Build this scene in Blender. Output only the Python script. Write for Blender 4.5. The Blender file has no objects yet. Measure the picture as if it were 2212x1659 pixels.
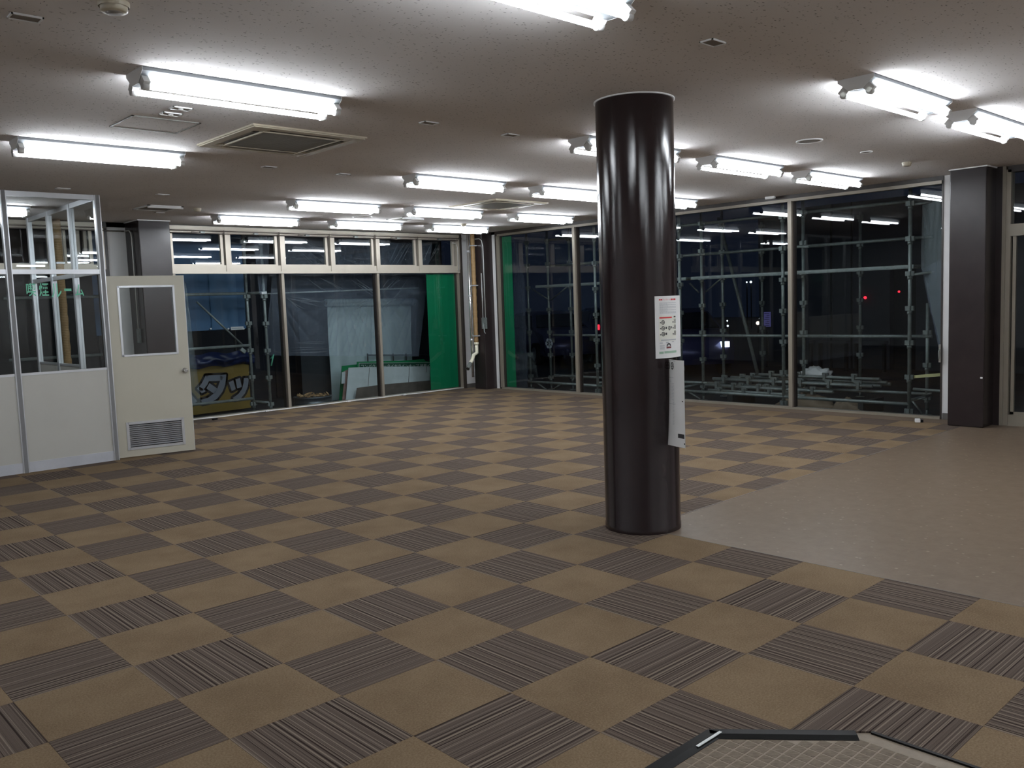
import bpy, math, random
from mathutils import Vector, Matrix
random.seed(7)
PI = math.pi
SC = bpy.context.scene
COL = SC.collection

# ------------------------------------------------------------------ camera
FPX = 1894.173
CAM = Vector((-1.3625, -5.6235, 1.6199))
YAW, PITCH, ROLL = -0.7483, 0.09194, 0.03528
cyw, syw = math.cos(YAW), math.sin(YAW)
FWD = Vector((-syw * math.cos(PITCH), cyw * math.cos(PITCH), -math.sin(PITCH)))
_r = Vector((cyw, syw, 0)); _d = FWD.cross(_r)
RIGHT = math.cos(ROLL) * _r + math.sin(ROLL) * _d
DOWN = -math.sin(ROLL) * _r + math.cos(ROLL) * _d
cd = bpy.data.cameras.new('camera')
cd.sensor_fit = 'HORIZONTAL'; cd.sensor_width = 36.0; cd.lens = FPX * 36.0 / 2212.0
cd.clip_start = 0.05; cd.clip_end = 300
cam = bpy.data.objects.new('camera', cd); COL.objects.link(cam)
m3 = Matrix((RIGHT, -DOWN, -FWD)).transposed()
cam.matrix_world = Matrix.Translation(CAM) @ m3.to_4x4()
SC.camera = cam

# ------------------------------------------------------------------ world, light, exposure
TUBE = 53.0                 # radiance of the fluorescent tubes
EXPOSURE = 0.0
w = bpy.data.worlds.new('night_sky'); SC.world = w; w.use_nodes = True
bg = w.node_tree.nodes['Background']
bg.inputs['Color'].default_value = (0.34, 0.50, 1.0, 1); bg.inputs['Strength'].default_value = 0.014
SC.view_settings.view_transform = 'Standard'; SC.view_settings.look = 'None'
SC.view_settings.gamma = 1.0; SC.view_settings.use_curve_mapping = False
SC.view_settings.exposure = EXPOSURE
cy = SC.cycles
cy.use_denoising = True
try: cy.denoiser = 'OPENIMAGEDENOISE'
except Exception: pass
cy.adaptive_threshold = 0.015; cy.max_bounces = 7; cy.diffuse_bounces = 4; cy.glossy_bounces = 4; cy.transmission_bounces = 6; cy.transparent_max_bounces = 20
cy.sample_clamp_indirect = 6.0; cy.caustics_reflective = False; cy.caustics_refractive = False
cy.use_light_tree = True

# ------------------------------------------------------------------ helpers
def P(x, y, X=None, Y=None, Z=None):
    """the point of the plane X=.., Y=.. or Z=.. that the photograph shows at pixel (x, y)"""
    d = RIGHT * ((x - 1106) / FPX) + DOWN * ((y - 829.5) / FPX) + FWD
    if X is not None: t = (X - CAM.x) / d.x
    elif Y is not None: t = (Y - CAM.y) / d.y
    else: t = (Z - CAM.z) / d.z
    return CAM + d * t
def proj(p):
    c = Vector(p) - CAM; z = c.dot(FWD)
    return (1106 + FPX * c.dot(RIGHT) / z, 829.5 + FPX * c.dot(DOWN) / z, z)

class MB:
    def __init__(s): s.v = []; s.f = []; s.sm = []; s.mi = []
    def face(s, idx, sm=False, mi=0): s.f.append(tuple(idx)); s.sm.append(sm); s.mi.append(mi)
    def box(s, a, b, mi=0):
        x0, y0, z0 = (min(a[i], b[i]) for i in range(3)); x1, y1, z1 = (max(a[i], b[i]) for i in range(3))
        n = len(s.v)
        s.v += [(x0,y0,z0),(x1,y0,z0),(x1,y1,z0),(x0,y1,z0),(x0,y0,z1),(x1,y0,z1),(x1,y1,z1),(x0,y1,z1)]
        for q in ((0,3,2,1),(4,5,6,7),(0,1,5,4),(1,2,6,5),(2,3,7,6),(3,0,4,7)): s.face([n+i for i in q], mi=mi)
        return s
    def obox(s, c, ux, uy, uz, hx, hy, hz, mi=0):
        c = Vector(c); ux, uy, uz = Vector(ux).normalized(), Vector(uy).normalized(), Vector(uz).normalized()
        n = len(s.v)
        for k in (-1, 1):
            for i, j in ((-1,-1),(1,-1),(1,1),(-1,1)): s.v.append(tuple(c + ux*hx*i + uy*hy*j + uz*hz*k))
        for q in ((0,3,2,1),(4,5,6,7),(0,1,5,4),(1,2,6,5),(2,3,7,6),(3,0,4,7)): s.face([n+i for i in q], mi=mi)
        return s
    def cyl(s, a, b, r, n=12, r2=None, caps=True, mi=0):
        a, b = Vector(a), Vector(b); r2 = r if r2 is None else r2
        ax = (b - a).normalized(); t = Vector((0,0,1)) if abs(ax.z) < .9 else Vector((1,0,0))
        u = ax.cross(t).normalized(); w_ = ax.cross(u)
        k = len(s.v)
        for c, rr in ((a, r), (b, r2)):
            for i in range(n):
                q = 2*PI*i/n; s.v.append(tuple(c + (u*math.cos(q) + w_*math.sin(q))*rr))
        for i in range(n):
            j = (i+1) % n; s.face((k+i, k+n+i, k+n+j, k+j), True, mi)
        if caps:
            s.face([k+i for i in range(n)], mi=mi); s.face([k+n+i for i in reversed(range(n))], mi=mi)
        return s
    def tube(s, pts, r, n=8, mi=0):
        pts = [Vector(p) for p in pts]; k0 = len(s.v); prev = None
        for i, p in enumerate(pts):
            d = (pts[min(i+1, len(pts)-1)] - pts[max(i-1, 0)]).normalized()
            if prev is None:
                t = Vector((0,0,1)) if abs(d.z) < .9 else Vector((1,0,0)); u = d.cross(t).normalized()
            else: u = (prev - d*prev.dot(d)).normalized()
            prev = u; w_ = d.cross(u)
            rr = r[i] if isinstance(r, (list, tuple)) else r
            for j in range(n):
                q = 2*PI*j/n; s.v.append(tuple(p + (u*math.cos(q) + w_*math.sin(q))*rr))
        for i in range(len(pts)-1):
            for j in range(n):
                jj = (j+1) % n; s.face((k0+i*n+j, k0+i*n+jj, k0+(i+1)*n+jj, k0+(i+1)*n+j), True, mi)
        s.face([k0+j for j in reversed(range(n))], mi=mi); e = k0+(len(pts)-1)*n; s.face([e+j for j in range(n)], mi=mi)
        return s
    def poly(s, pts, off, mi=0):
        """a flat polygon given thickness by the vector off"""
        n = len(pts); k = len(s.v); off = Vector(off)
        s.v += [tuple(p) for p in pts] + [tuple(Vector(p)+off) for p in pts]
        s.face(range(k, k+n), mi=mi); s.face(reversed(range(k+n, k+2*n)), mi=mi)
        for i in range(n):
            j = (i+1) % n; s.face((k+j, k+i, k+n+i, k+n+j), mi=mi)
        return s
    def lathe(s, c, prof, n=24, axis='z', mi=0):
        c = Vector(c); k = len(s.v)
        for r, h in prof:
            for i in range(n):
                q = 2*PI*i/n; s.v.append((c.x + r*math.cos(q), c.y + r*math.sin(q), c.z + h))
        for a in range(len(prof)-1):
            for i in range(n):
                j = (i+1) % n; s.face((k+a*n+i, k+a*n+j, k+(a+1)*n+j, k+(a+1)*n+i), True, mi)
        return s
    def grid(s, fn, nu, nv, mi=0, sm=True):
        k = len(s.v)
        for i in range(nu+1):
            for j in range(nv+1): s.v.append(tuple(fn(i/nu, j/nv)))
        for i in range(nu):
            for j in range(nv):
                a = k + i*(nv+1) + j; s.face((a, a+nv+1, a+nv+2, a+1), sm, mi)
        return s
    def mesh(s, name, mats, origin=(0,0,0)):
        o = Vector(origin); me = bpy.data.meshes.new(name)
        me.from_pydata([tuple(Vector(p)-o) for p in s.v], [], s.f)
        for m in (mats if isinstance(mats, (list, tuple)) else [mats]): me.materials.append(m)
        me.polygons.foreach_set('use_smooth', s.sm); me.polygons.foreach_set('material_index', s.mi)
        import bmesh
        bm = bmesh.new(); bm.from_mesh(me); bmesh.ops.recalc_face_normals(bm, faces=bm.faces); bm.to_mesh(me); bm.free()
        me.update(); return me
    def build(s, name, mats, parent=None):
        org = world_loc(parent) if parent else Vector((0,0,0))
        o = bpy.data.objects.new(name, s.mesh(name, mats, org)); COL.objects.link(o)
        if parent: o.parent = parent
        return o
def world_loc(o):
    p = Vector((0,0,0))
    while o: p += o.location; o = o.parent
    return p
def tag(o, label=None, cat=None, group=None, kind=None):
    if label: o['label'] = label
    if cat: o['category'] = cat
    if group: o['group'] = group
    if kind: o['kind'] = kind
    return o
def thing(name, label, cat, loc=(0,0,0), group=None):
    o = bpy.data.objects.new(name, None); COL.objects.link(o); o.location = loc; o.empty_display_size = .1
    return tag(o, label, cat, group)
def setting(name, loc=(0,0,0)):
    o = bpy.data.objects.new(name, None); COL.objects.link(o); o.location = loc; o['kind'] = 'structure'; return o
def link(name, me, parent=None, loc=(0,0,0)):
    o = bpy.data.objects.new(name, me); COL.objects.link(o); o.location = loc
    if parent: o.parent = parent
    return o
def copy_tree(o, parent=None):
    c = o.copy(); COL.objects.link(c); c.parent = parent
    for ch in list(o.children): copy_tree(ch, c)
    return c

# ------------------------------------------------------------------ materials
class N:
    def __init__(s, name):
        s.m = bpy.data.materials.new(name); s.m.use_nodes = True; s.t = s.m.node_tree
        s.b = s.t.nodes['Principled BSDF']; s.out = s.t.nodes['Material Output']
    def n(s, typ, **kw):
        q = s.t.nodes.new(typ)
        for k, v in kw.items(): setattr(q, k, v)
        return q
    def l(s, a, b): s.t.links.new(a, b)
    def pos(s, scale=(1,1,1)):
        g = s.n('ShaderNodeNewGeometry'); mp = s.n('ShaderNodeMapping'); mp.inputs['Scale'].default_value = scale
        s.l(g.outputs['Position'], mp.inputs['Vector']); return mp.outputs['Vector']
    def obj(s, scale=(1,1,1)):
        g = s.n('ShaderNodeTexCoord'); mp = s.n('ShaderNodeMapping'); mp.inputs['Scale'].default_value = scale
        s.l(g.outputs['Object'], mp.inputs['Vector']); return mp.outputs['Vector']
    def noise(s, vec, scale, detail=3, rough=.6):
        q = s.n('ShaderNodeTexNoise'); q.inputs['Scale'].default_value = scale; q.inputs['Detail'].default_value = detail; q.inputs['Roughness'].default_value = rough
        if vec is not None: s.l(vec, q.inputs['Vector'])
        return q.outputs['Fac']
    def ramp(s, fac, stops, interp='LINEAR'):
        r = s.n('ShaderNodeValToRGB'); r.color_ramp.interpolation = interp
        e = r.color_ramp.elements
        while len(e) < len(stops): e.new(.5)
        for el, (p, c) in zip(e, stops): el.position = p; el.color = (*c, 1) if len(c) == 3 else c
        s.l(fac, r.inputs['Fac']); return r.outputs['Color']
    def mix(s, a, b, fac, mode='MIX'):
        q = s.n('ShaderNodeMix', data_type='RGBA', blend_type=mode)
        for sock, val in ((q.inputs[6], a), (q.inputs[7], b), (q.inputs[0], fac)):
            if hasattr(val, 'is_linked'): s.l(val, sock)
            else: sock.default_value = (*val, 1) if isinstance(val, tuple) and len(val) == 3 else val
        return q.outputs[2]
    def bump(s, h, strength=.3, dist=.01):
        q = s.n('ShaderNodeBump'); q.inputs['Strength'].default_value = strength; q.inputs['Distance'].default_value = dist
        s.l(h, q.inputs['Height']); s.l(q.outputs['Normal'], s.b.inputs['Normal'])
    def set(s, color=None, rough=None, metal=None, spec=None):
        if color is not None:
            if hasattr(color, 'is_linked'): s.l(color, s.b.inputs['Base Color'])
            else: s.b.inputs['Base Color'].default_value = (*color, 1)
        if rough is not None: s.b.inputs['Roughness'].default_value = rough
        if metal is not None: s.b.inputs['Metallic'].default_value = metal
        if spec is not None: s.b.inputs['Specular IOR Level'].default_value = spec
        return s
ALB = 1.62                  # paint reflectances were taken for a brighter lamp; keep them in step
def plain(name, color, rough=.5, metal=0., var=.06, scale=6., bump=0., spec=None):
    color = tuple(min(.84, c*ALB) for c in color); q = N(name); f = q.noise(q.obj(), scale, 4)
    a = tuple(max(0, c*(1-var)) for c in color); b = tuple(c*(1+var) for c in color)
    q.set(q.ramp(f, [(.3, a), (.7, b)]), rough, metal, spec)
    if bump: q.bump(q.noise(q.obj(), scale*12, 2), bump, .002)
    return q.m
def emit(name, color, strength):
    q = N(name); q.set((0,0,0), .5); q.b.inputs['Emission Color'].default_value = (*color, 1); q.b.inputs['Emission Strength'].default_value = strength
    return q.m
def glass_mat(name, tint=(.93,.95,.95), ior=1.5, rough=0.0, smudge=0.0):
    q = N(name); q.t.nodes.remove(q.b)
    tr = q.n('ShaderNodeBsdfTransparent'); tr.inputs['Color'].default_value = (*tint, 1)
    gl = q.n('ShaderNodeBsdfGlossy'); gl.inputs['Roughness'].default_value = rough; gl.inputs['Color'].default_value = (1,1,1,1)
    fr = q.n('ShaderNodeFresnel'); fr.inputs['IOR'].default_value = ior
    # both faces of a pane reflect, so take the front face on both sides
    g = q.n('ShaderNodeNewGeometry'); 
    mx = q.n('ShaderNodeMixShader')
    lp = q.n('ShaderNodeMath', operation='MULTIPLY'); inv = q.n('ShaderNodeMath', operation='SUBTRACT'); inv.inputs[0].default_value = 1.0
    q.l(g.outputs['Backfacing'], inv.inputs[1]); q.l(fr.outputs['Fac'], lp.inputs[0]); q.l(inv.outputs[0], lp.inputs[1])
    q.l(lp.outputs[0], mx.inputs['Fac']); q.l(tr.outputs[0], mx.inputs[1]); q.l(gl.outputs[0], mx.inputs[2])
    q.l(mx.outputs[0], q.out.inputs['Surface'])
    return q.m

M = {}
# carpet
q = N('beige_carpet'); v = q.pos()
c = q.ramp(q.noise(v, 120, 5, .8), [(.25, (0.1264,0.0859,0.0502)), (.5, (0.1976,0.1409,0.0859)), (.78, (0.2997,0.2268,0.1507))])
c = q.mix(c, q.ramp(q.noise(v, 2.3, 4), [(.3, (.82,.80,.78)), (.65, (1.05,1.05,1.05))]), 1.0, 'MULTIPLY')
q.set(c, .95, spec=.1); q.bump(q.noise(v, 320, 2), .5, .004); M['beige'] = q.m
for ax in 'xy':
    q = N('striped_carpet_' + ax); v = q.pos(); sp = q.n('ShaderNodeSeparateXYZ'); q.l(v, sp.inputs[0])
    k = sp.outputs['X' if ax == 'y' else 'Y']           # stripes running along y vary with x
    mu = q.n('ShaderNodeMath', operation='MULTIPLY'); mu.inputs[1].default_value = 1.0; q.l(k, mu.inputs[0])
    n1 = q.n('ShaderNodeTexNoise', noise_dimensions='1D'); n1.inputs['Scale'].default_value = 80; n1.inputs['Detail'].default_value = 2; n1.inputs['Roughness'].default_value = .7
    q.l(mu.outputs[0], n1.inputs['W'])
    st = q.ramp(n1.outputs['Fac'], [(.37, (0.0292,0.0194,0.0154)), (.44, (0.0940,0.0713,0.0583)), (.56, (0.1069,0.0842,0.0697)), (.62, (0.2025,0.1620,0.1264))])
    gr = q.ramp(q.noise(v, 300, 3, .7), [(.3, (.72,.72,.74)), (.7, (1.25,1.24,1.22))])
    c = q.mix(st, gr, 1.0, 'MULTIPLY'); q.set(c, .95, spec=.1); q.bump(n1.outputs['Fac'], .6, .004); M['stripe_' + ax] = q.m
q = N('taupe_carpet_strip'); v = q.pos(); q.set(q.ramp(q.noise(v, 200, 3, .7), [(.3, (0.1053,0.0778,0.0583)), (.7, (0.1782,0.1361,0.1037))]), .95, spec=.1); M['taupe'] = q.m
# vinyl with pale flecks
q = N('flecked_vinyl'); v = q.pos()
base = q.ramp(q.noise(v, 9, 6, .75), [(.3, (0.1397,0.0998,0.0684)), (.7, (0.1967,0.1468,0.1041))])
vo = q.n('ShaderNodeTexVoronoi'); vo.inputs['Scale'].default_value = 15; q.l(v, vo.inputs['Vector'])
fl = q.ramp(vo.outputs['Distance'], [(.11, (1,1,1)), (.17, (0,0,0))])
sel = q.n('ShaderNodeSeparateColor'); q.l(vo.outputs['Color'], sel.inputs[0])
pick = q.ramp(sel.outputs[0], [(.5, (0,0,0)), (.56, (1,1,1))])
both = q.mix(fl, pick, 1.0, 'MULTIPLY')
c = q.mix(base, (0.2994,0.2424,0.1782), q.n('ShaderNodeRGBToBW').outputs[0])
bw = [x for x in q.t.nodes if x.type == 'RGBTOBW'][0]; q.l(both, bw.inputs[0])
q.set(c, .38, spec=.35); q.bump(q.noise(v, 60, 2), .12, .004); M['vinyl'] = q.m
q = N('mosaic_tile'); v = q.pos()
wv = q.n('ShaderNodeTexWave', wave_type='BANDS', bands_direction='DIAGONAL'); wv.inputs['Scale'].default_value = 60; q.l(v, wv.inputs['Vector'])
q.set(q.ramp(q.noise(v, 40, 3), [(.3, (0.1377,0.1069,0.0778)), (.7, (0.1912,0.1523,0.1134))]), .6, spec=.15); q.bump(wv.outputs['Fac'], .35, .002); M['mosaic'] = q.m
M['grout'] = plain('tile_bed', (.145,.118,.088), .4, var=.1, scale=30, spec=.2)
# ceiling board with fissures
q = N('ceiling_board'); v = q.pos((1, 1, 1)); base = q.ramp(q.noise(v, .7, 3), [(.3, (.73,.70,.69)), (.7, (.80,.77,.76))])
def flecks(sc, lo, hi, vx):
    vo = q.n('ShaderNodeTexVoronoi'); vo.inputs['Scale'].default_value = sc; q.l(vx, vo.inputs['Vector'])
    s_ = q.n('ShaderNodeSeparateColor'); q.l(vo.outputs['Color'], s_.inputs[0])
    a = q.ramp(vo.outputs['Distance'], [(lo, (1,1,1)), (hi, (0,0,0))]); b = q.ramp(s_.outputs[1], [(.45, (0,0,0)), (.5, (1,1,1))])
    return q.mix(a, b, 1.0, 'MULTIPLY')
f1 = flecks(19, .13, .19, q.pos((1, 2.8, 1))); f2 = flecks(24, .12, .18, q.pos((2.6, 1, 1)))
f = q.mix(f1, f2, 1.0, 'ADD'); bw = q.n('ShaderNodeRGBToBW'); q.l(f, bw.inputs[0])
c = q.mix(base, (.30,.28,.27), bw.outputs[0]); q.set(c, .9, spec=.15)
iv = q.n('ShaderNodeInvert'); q.l(f, iv.inputs['Color']); q.bump(iv.outputs[0], .8, .006); M['ceiling'] = q.m
# painted and metal parts
q = N('gloss_brown_paint'); v = q.obj(); q.set(q.ramp(q.noise(v, 3, 3), [(.3, (.0185,.0118,.0128)), (.7, (.0245,.0155,.016))]), .105, spec=.5)
nz = q.noise(v, 260, 2); sp = q.n('ShaderNodeTexNoise'); sp.inputs['Scale'].default_value = 5; mp = q.obj((1, 1, .06)); q.l(mp, sp.inputs['Vector'])
ad = q.n('ShaderNodeMath', operation='MULTIPLY_ADD'); ad.inputs[1].default_value = .035; q.l(nz, ad.inputs[0]); q.l(sp.outputs['Fac'], ad.inputs[2]); q.bump(ad.outputs[0], .35, .02); M['brown'] = q.m
q = N('brown_pillar_sheet'); v = q.obj(); q.set(q.ramp(q.noise(v, 3, 3), [(.3, (.024,.0175,.018)), (.7, (.031,.023,.023))]), .25, spec=.34); q.bump(q.noise(v, 220, 2), .15, .002); M['pillar'] = q.m
M['dark_jamb'] = plain('dark_brown_jamb', (.022,.017,.015), .4)
M['alu'] = plain('champagne_aluminium', (.30,.272,.228), .38, .25, .04, 3)
M['alu_dark'] = plain('dull_champagne_aluminium', (.185,.165,.135), .38, .25, .04, 3)
M['silver'] = plain('silver_aluminium', (.44,.45,.47), .32, .55, .04, 4)
M['white_wall'] = plain('white_wall_paint', (.62,.62,.58), .7, 0, .03, 4)
M['grey_wall'] = plain('grey_back_wall', (.35,.34,.33), .8, 0, .05, 2)
M['skirting'] = plain('grey_vinyl_skirting', (.07,.065,.06), .5)
M['booth_panel'] = plain('grey_laminate_panel', (.33,.325,.30), .5, 0, .02, 3)
M['booth_skirt'] = plain('pale_skirting', (.36,.37,.40), .4, .1)
M['door'] = plain('cream_door_paint', (.335,.32,.265), .45, 0, .02, 3)
M['steel'] = plain('polished_steel', (.6,.58,.55), .15, 1.0, .02)
M['enamel'] = plain('white_enamel', (.52,.54,.55), .35, 0, .02)
M['reflector'] = plain('dimmed_white_reflector', (.165,.175,.185), .95, 0, .02, spec=.05)  # white reflector greyed in colour so tube glare on it does not burn out
M['holder'] = plain('lamp_holder_plastic', (.42,.42,.41), .5)
M['tube'] = emit('fluorescent_tube', (.90,.95,1.0), TUBE)
M['ivory'] = plain('ivory_plastic', (.31,.275,.21), .4, 0, .03)
M['ivory_dark'] = plain('aged_ivory_grille', (.15,.145,.13), .55, 0, .06)
M['slot'] = plain('dark_slot', (.02,.018,.017), .6)
M['cut_panel'] = plain('ceiling_cutout_panel', (.16,.145,.13), .7)
M['trim_white'] = plain('white_trim', (.7,.68,.64), .4)
M['galv'] = plain('galvanised_steel', (.19,.21,.205), .45, .5, .18, 14, .2)
M['galv_dark'] = plain('weathered_clamp', (.15,.165,.16), .5, .5, .2, 20)
M['tape'] = None
q = N('tan_lagging_tape'); v = q.obj(); wv = q.n('ShaderNodeTexWave', bands_direction='Z'); wv.inputs['Scale'].default_value = 14; wv.inputs['Distortion'].default_value = 2; q.l(v, wv.inputs['Vector'])
q.set(q.ramp(wv.outputs['Fac'], [(.2, (.27,.165,.07)), (.8, (.36,.235,.11))]), .6); q.bump(wv.outputs['Fac'], .4, .004); M['tape'] = q.m
M['pvc'] = plain('cream_pvc', (.55,.50,.40), .45)
M['chrome'] = plain('chromed_pipe', (.55,.55,.56), .22, .9)
M['wire'] = plain('grey_conduit', (.42,.42,.41), .4, .4)
M['dark_wire'] = plain('brown_cable', (.10,.085,.075), .5)
M['cord'] = plain('white_cable', (.72,.68,.60), .5)
M['glass'] = glass_mat('window_glass', (.85,.88,.885))
M['booth_glass'] = glass_mat('booth_glass', (.95,.97,.97))
M['green_panel'] = plain('green_panel', (.003,.13,.055), .35, 0, .05, 3)
M['green_letter'] = plain('mint_letter_film', (.10,.36,.24), .5)
M['paper'] = plain('white_paper', (.62,.64,.67), .8, 0, .02)
M['cream_paper'] = plain('pale_cream_print', (.56,.56,.47), .8)
M['ink'] = plain('black_ink', (.02,.02,.022), .6)
M['grey_ink'] = plain('grey_ink', (.30,.31,.33), .8)
M['red_ink'] = plain('red_ink', (.42,.03,.035), .6)
M['maroon_ink'] = plain('maroon_ink', (.12,.03,.035), .6)
M['green_ink'] = plain('green_ink', (.22,.32,.25), .7)
M['trim_black'] = plain('black_edge_metal', (.006,.006,.006), .38, 0, spec=.12)
M['trim_bright'] = plain('bright_edge_metal', (.5,.52,.56), .45, .5)
M['asphalt'] = plain('asphalt', (.03,.03,.033), .85, 0, .2, 8, .3)
M['concrete'] = plain('concrete_kerb', (.10,.10,.10), .85, 0, .15, 6)
M['navy'] = plain('dark_cladding', (.007,.009,.015), .7, 0, .15, 1)
M['facade'] = plain('dim_grey_facade', (.05,.055,.068), .8, 0, .08, 1)
M['facade_edge'] = plain('facade_seam', (.015,.016,.02), .8)
M['blue_sheet'] = plain('blue_mesh_sheet', (.022,.075,.16), .55, 0, .12, 2)
M['blue_light'] = plain('pale_blue_sheet', (.04,.10,.19), .55, 0, .12, 2)
M['tarp'] = plain('dark_blue_tarpaulin', (.008,.014,.050), .35, 0, .2, 5, .3)
M['yellow'] = plain('yellow_sign_board', (.135,.088,.012), .5, 0, .06, 2)
M['sign_grey'] = plain('grey_sign_letter', (.125,.14,.17), .5)
M['sign_black'] = plain('black_sign_outline', (.006,.006,.008), .5)
M['green_sign'] = plain('green_sign_board', (.010,.17,.06), .45)
M['sign_dark_green'] = plain('dark_green_band', (.012,.06,.035), .45)
M['sign_cream'] = plain('cream_sign_letter', (.8,.8,.6), .5)
M['board_white'] = plain('weathered_white_board', (.42,.46,.47), .6, 0, .1, 4)
M['board_brown'] = plain('brown_plywood', (.085,.072,.062), .8, 0, .2, 6)
M['board_red'] = plain('faded_pink_board', (.32,.20,.18), .7, 0, .2, 8)
M['roll_sheet'] = plain('pale_grey_tarpaulin', (.33,.395,.41), .6, 0, .08, 2)
q = N('corrugated_sheet'); q.set((.10,.11,.125), .45, .3); M['corrugated'] = q.m
M['drum'] = plain('drum_steel', (.10,.11,.12), .3, .7, .2, 6)
M['debris'] = plain('leaf_debris', (.25,.16,.08), .8, 0, .4, 20)
M['rail_dark'] = plain('dark_railing', (.03,.03,.03), .5)
M['sack'] = plain('brown_paper_sack', (.16,.12,.085), .85, 0, .15, 8)
M['bag'] = plain('white_plastic_bag', (.55,.55,.53), .5, 0, .1, 8)
M['yellow_tape'] = plain('yellow_tape', (.42,.40,.20), .6)
M['car'] = plain('dark_blue_car_paint', (.05,.05,.12), .3, .3)
M['tyre'] = plain('tyre_rubber', (.01,.01,.01), .8)
M['car_glass'] = plain('car_window', (.008,.009,.012), .1)
M['lamp_red'] = emit('red_lamp', (1, .02, .04), 3.0)
M['lamp_white'] = emit('white_lamp', (.8, .9, 1), 3.0)
M['lamp_blue'] = emit('blue_lamp', (.35, .35, 1), 3.0)
M['lamp_peach'] = emit('peach_lamp', (1, .75, .6), 2.5)
M['lit_panel'] = emit('lit_notice', (.28, .26, .75), .16)
M['rosette'] = plain('grey_rosette', (.10,.11,.13), .6)
# clear builder's film: mostly see-through, catching light on its folds
def film_mat(name, alpha, col):
    q = N(name); q.set(col, .2, spec=1.0); q.b.inputs['Alpha'].default_value = alpha
    lw = q.n('ShaderNodeLayerWeight'); lw.inputs['Blend'].default_value = .35
    mr = q.n('ShaderNodeMapRange'); mr.inputs['To Min'].default_value = alpha*.7; mr.inputs['To Max'].default_value = min(.9, alpha+.5); q.l(lw.outputs['Facing'], mr.inputs['Value']); q.l(mr.outputs[0], q.b.inputs['Alpha'])
    q.bump(q.noise(q.obj((3, 3, .6)), 9, 5, .7), .35, .02); return q.m
M['film'] = film_mat('clear_film', .15, (.42,.49,.64)); M['film_dense'] = film_mat('gathered_film', .38, (.32,.38,.40))
M['film_thin'] = film_mat('thin_film', .07, (.32,.36,.42))

H = 2.97          # ceiling height
YL = 7.54         # window wall with the sashes
XR = 9.85         # tall glazing

# ================================================================== STRUCTURE
floor = MB().box((-4.4,-9.4,-.16), (9.86,7.62,-.006)).build('floor', M['concrete']); floor['kind'] = 'structure'
def clip(poly, a, b, c, keep=1):
    """part of poly where keep*(a x + b y - c) <= 0"""
    out = []
    for i in range(len(poly)):
        p, r = poly[i], poly[(i+1) % len(poly)]
        dp, dr = keep*(a*p[0]+b*p[1]-c), keep*(a*r[0]+b*r[1]-c)
        if dp <= 0: out.append(p)
        if (dp < 0 < dr) or (dr < 0 < dp):
            t = dp/(dp-dr); out.append((p[0]+(r[0]-p[0])*t, p[1]+(r[1]-p[1])*t))
    return out
def area(p): return abs(sum(p[i][0]*p[(i+1)%len(p)][1]-p[(i+1)%len(p)][0]*p[i][1] for i in range(len(p))))/2
LX, LY = 3.43, -1.742                    # corner of the vinyl floor
MAT_H = [(1,0,1.685), (0,1,-3.795), (.742,.67,-1.578)]   # the tiled corner by the camera: all three half-planes
def cut(poly):
    out = [poly]
    if poly[0][0] is None: return []
    # vinyl region x>LX and y<LY
    res = []
    for p in out:
        a = clip(p, 1, 0, LX); b = clip(p, 1, 0, LX, -1)
        res.append(a); b2 = clip(b, 0, 1, LY, -1) if len(b) > 2 else []; res.append(b2)
    fin = []
    for p in res:
        rest = p
        for (a, b, c) in MAT_H:
            if len(rest) < 3: break
            fin.append(clip(rest, a, b, c, -1)); rest = clip(rest, a, b, c)
    return [p for p in fin if len(p) > 2 and area(p) > 1e-4]
XE, YE = 9.52, 7.50                      # carpet tile field ends here
full = {}
for key in ('beige', 'stripe_x', 'stripe_y'):
    full[key] = MB().box((-.2494,-.2494,-.006), (.2494,.2494,0)).mesh('carpet_tile', M[key])
jobs = []
for iv in range(-7, 20):
    for iu in range(-16, 18):
        x0, x1, y0, y1 = .5*iv, .5*iv+.5, -.5*(iu+1), -.5*iu
        if x0 >= XE or y0 >= YE or x1 < -3.6: continue
        key = 'beige' if (iu+iv) % 2 == 0 else ('stripe_y' if iv % 2 == 0 else 'stripe_x')
        cx_, cy_ = x0+.25, y0+.25
        if (Vector((cx_, cy_, 0)) - CAM).dot(FWD) < .4: vis = False
        else:
            a, b, z = proj((cx_, cy_, 0)); mrg = 300/max(z, .5); vis = -mrg*1.2 < a < 2212+mrg*1.2 and b < 1659+mrg
        jobs.append((0 if vis else 1, (Vector((cx_, cy_, 0))-CAM).length, key, x0, x1, y0, y1))
jobs.sort(); cnt = 0; rem = {k: MB() for k in full}
for bad, dist, key, x0, x1, y0, y1 in jobs:
    x1c, y1c = min(x1, XE), min(y1, YE); g = .0006
    rect = [(x0+g,y0+g),(x1c-g,y0+g),(x1c-g,y1c-g),(x0+g,y1c-g)]
    pcs = cut(rect)
    if not pcs: continue
    is_full = len(pcs) == 1 and abs(area(pcs[0])-(.5-2*g)**2) < 1e-5
    if not bad and cnt < 300:
        cnt += 1
        if is_full: link('carpet_tile', full[key], floor, ((x0+x1)/2, (y0+y1)/2, 0))
        else:
            b = MB()
            for p in pcs: b.poly([(x, y, 0) for x, y in p], (0,0,-.006))
            b.build('carpet_tile', M[key], floor)
    else:
        for p in pcs: rem[key].poly([(x, y, 0) for x, y in p], (0,0,-.006))
allr = MB(); 
for i, k in enumerate(rem):
    n = len(allr.v); allr.v += rem[k].v
    for f_ in rem[k].f: allr.face([n+t for t in f_], mi=i)
tag(allr.build('carpet_tile_field', [M[k] for k in rem], floor), kind='stuff')
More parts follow.
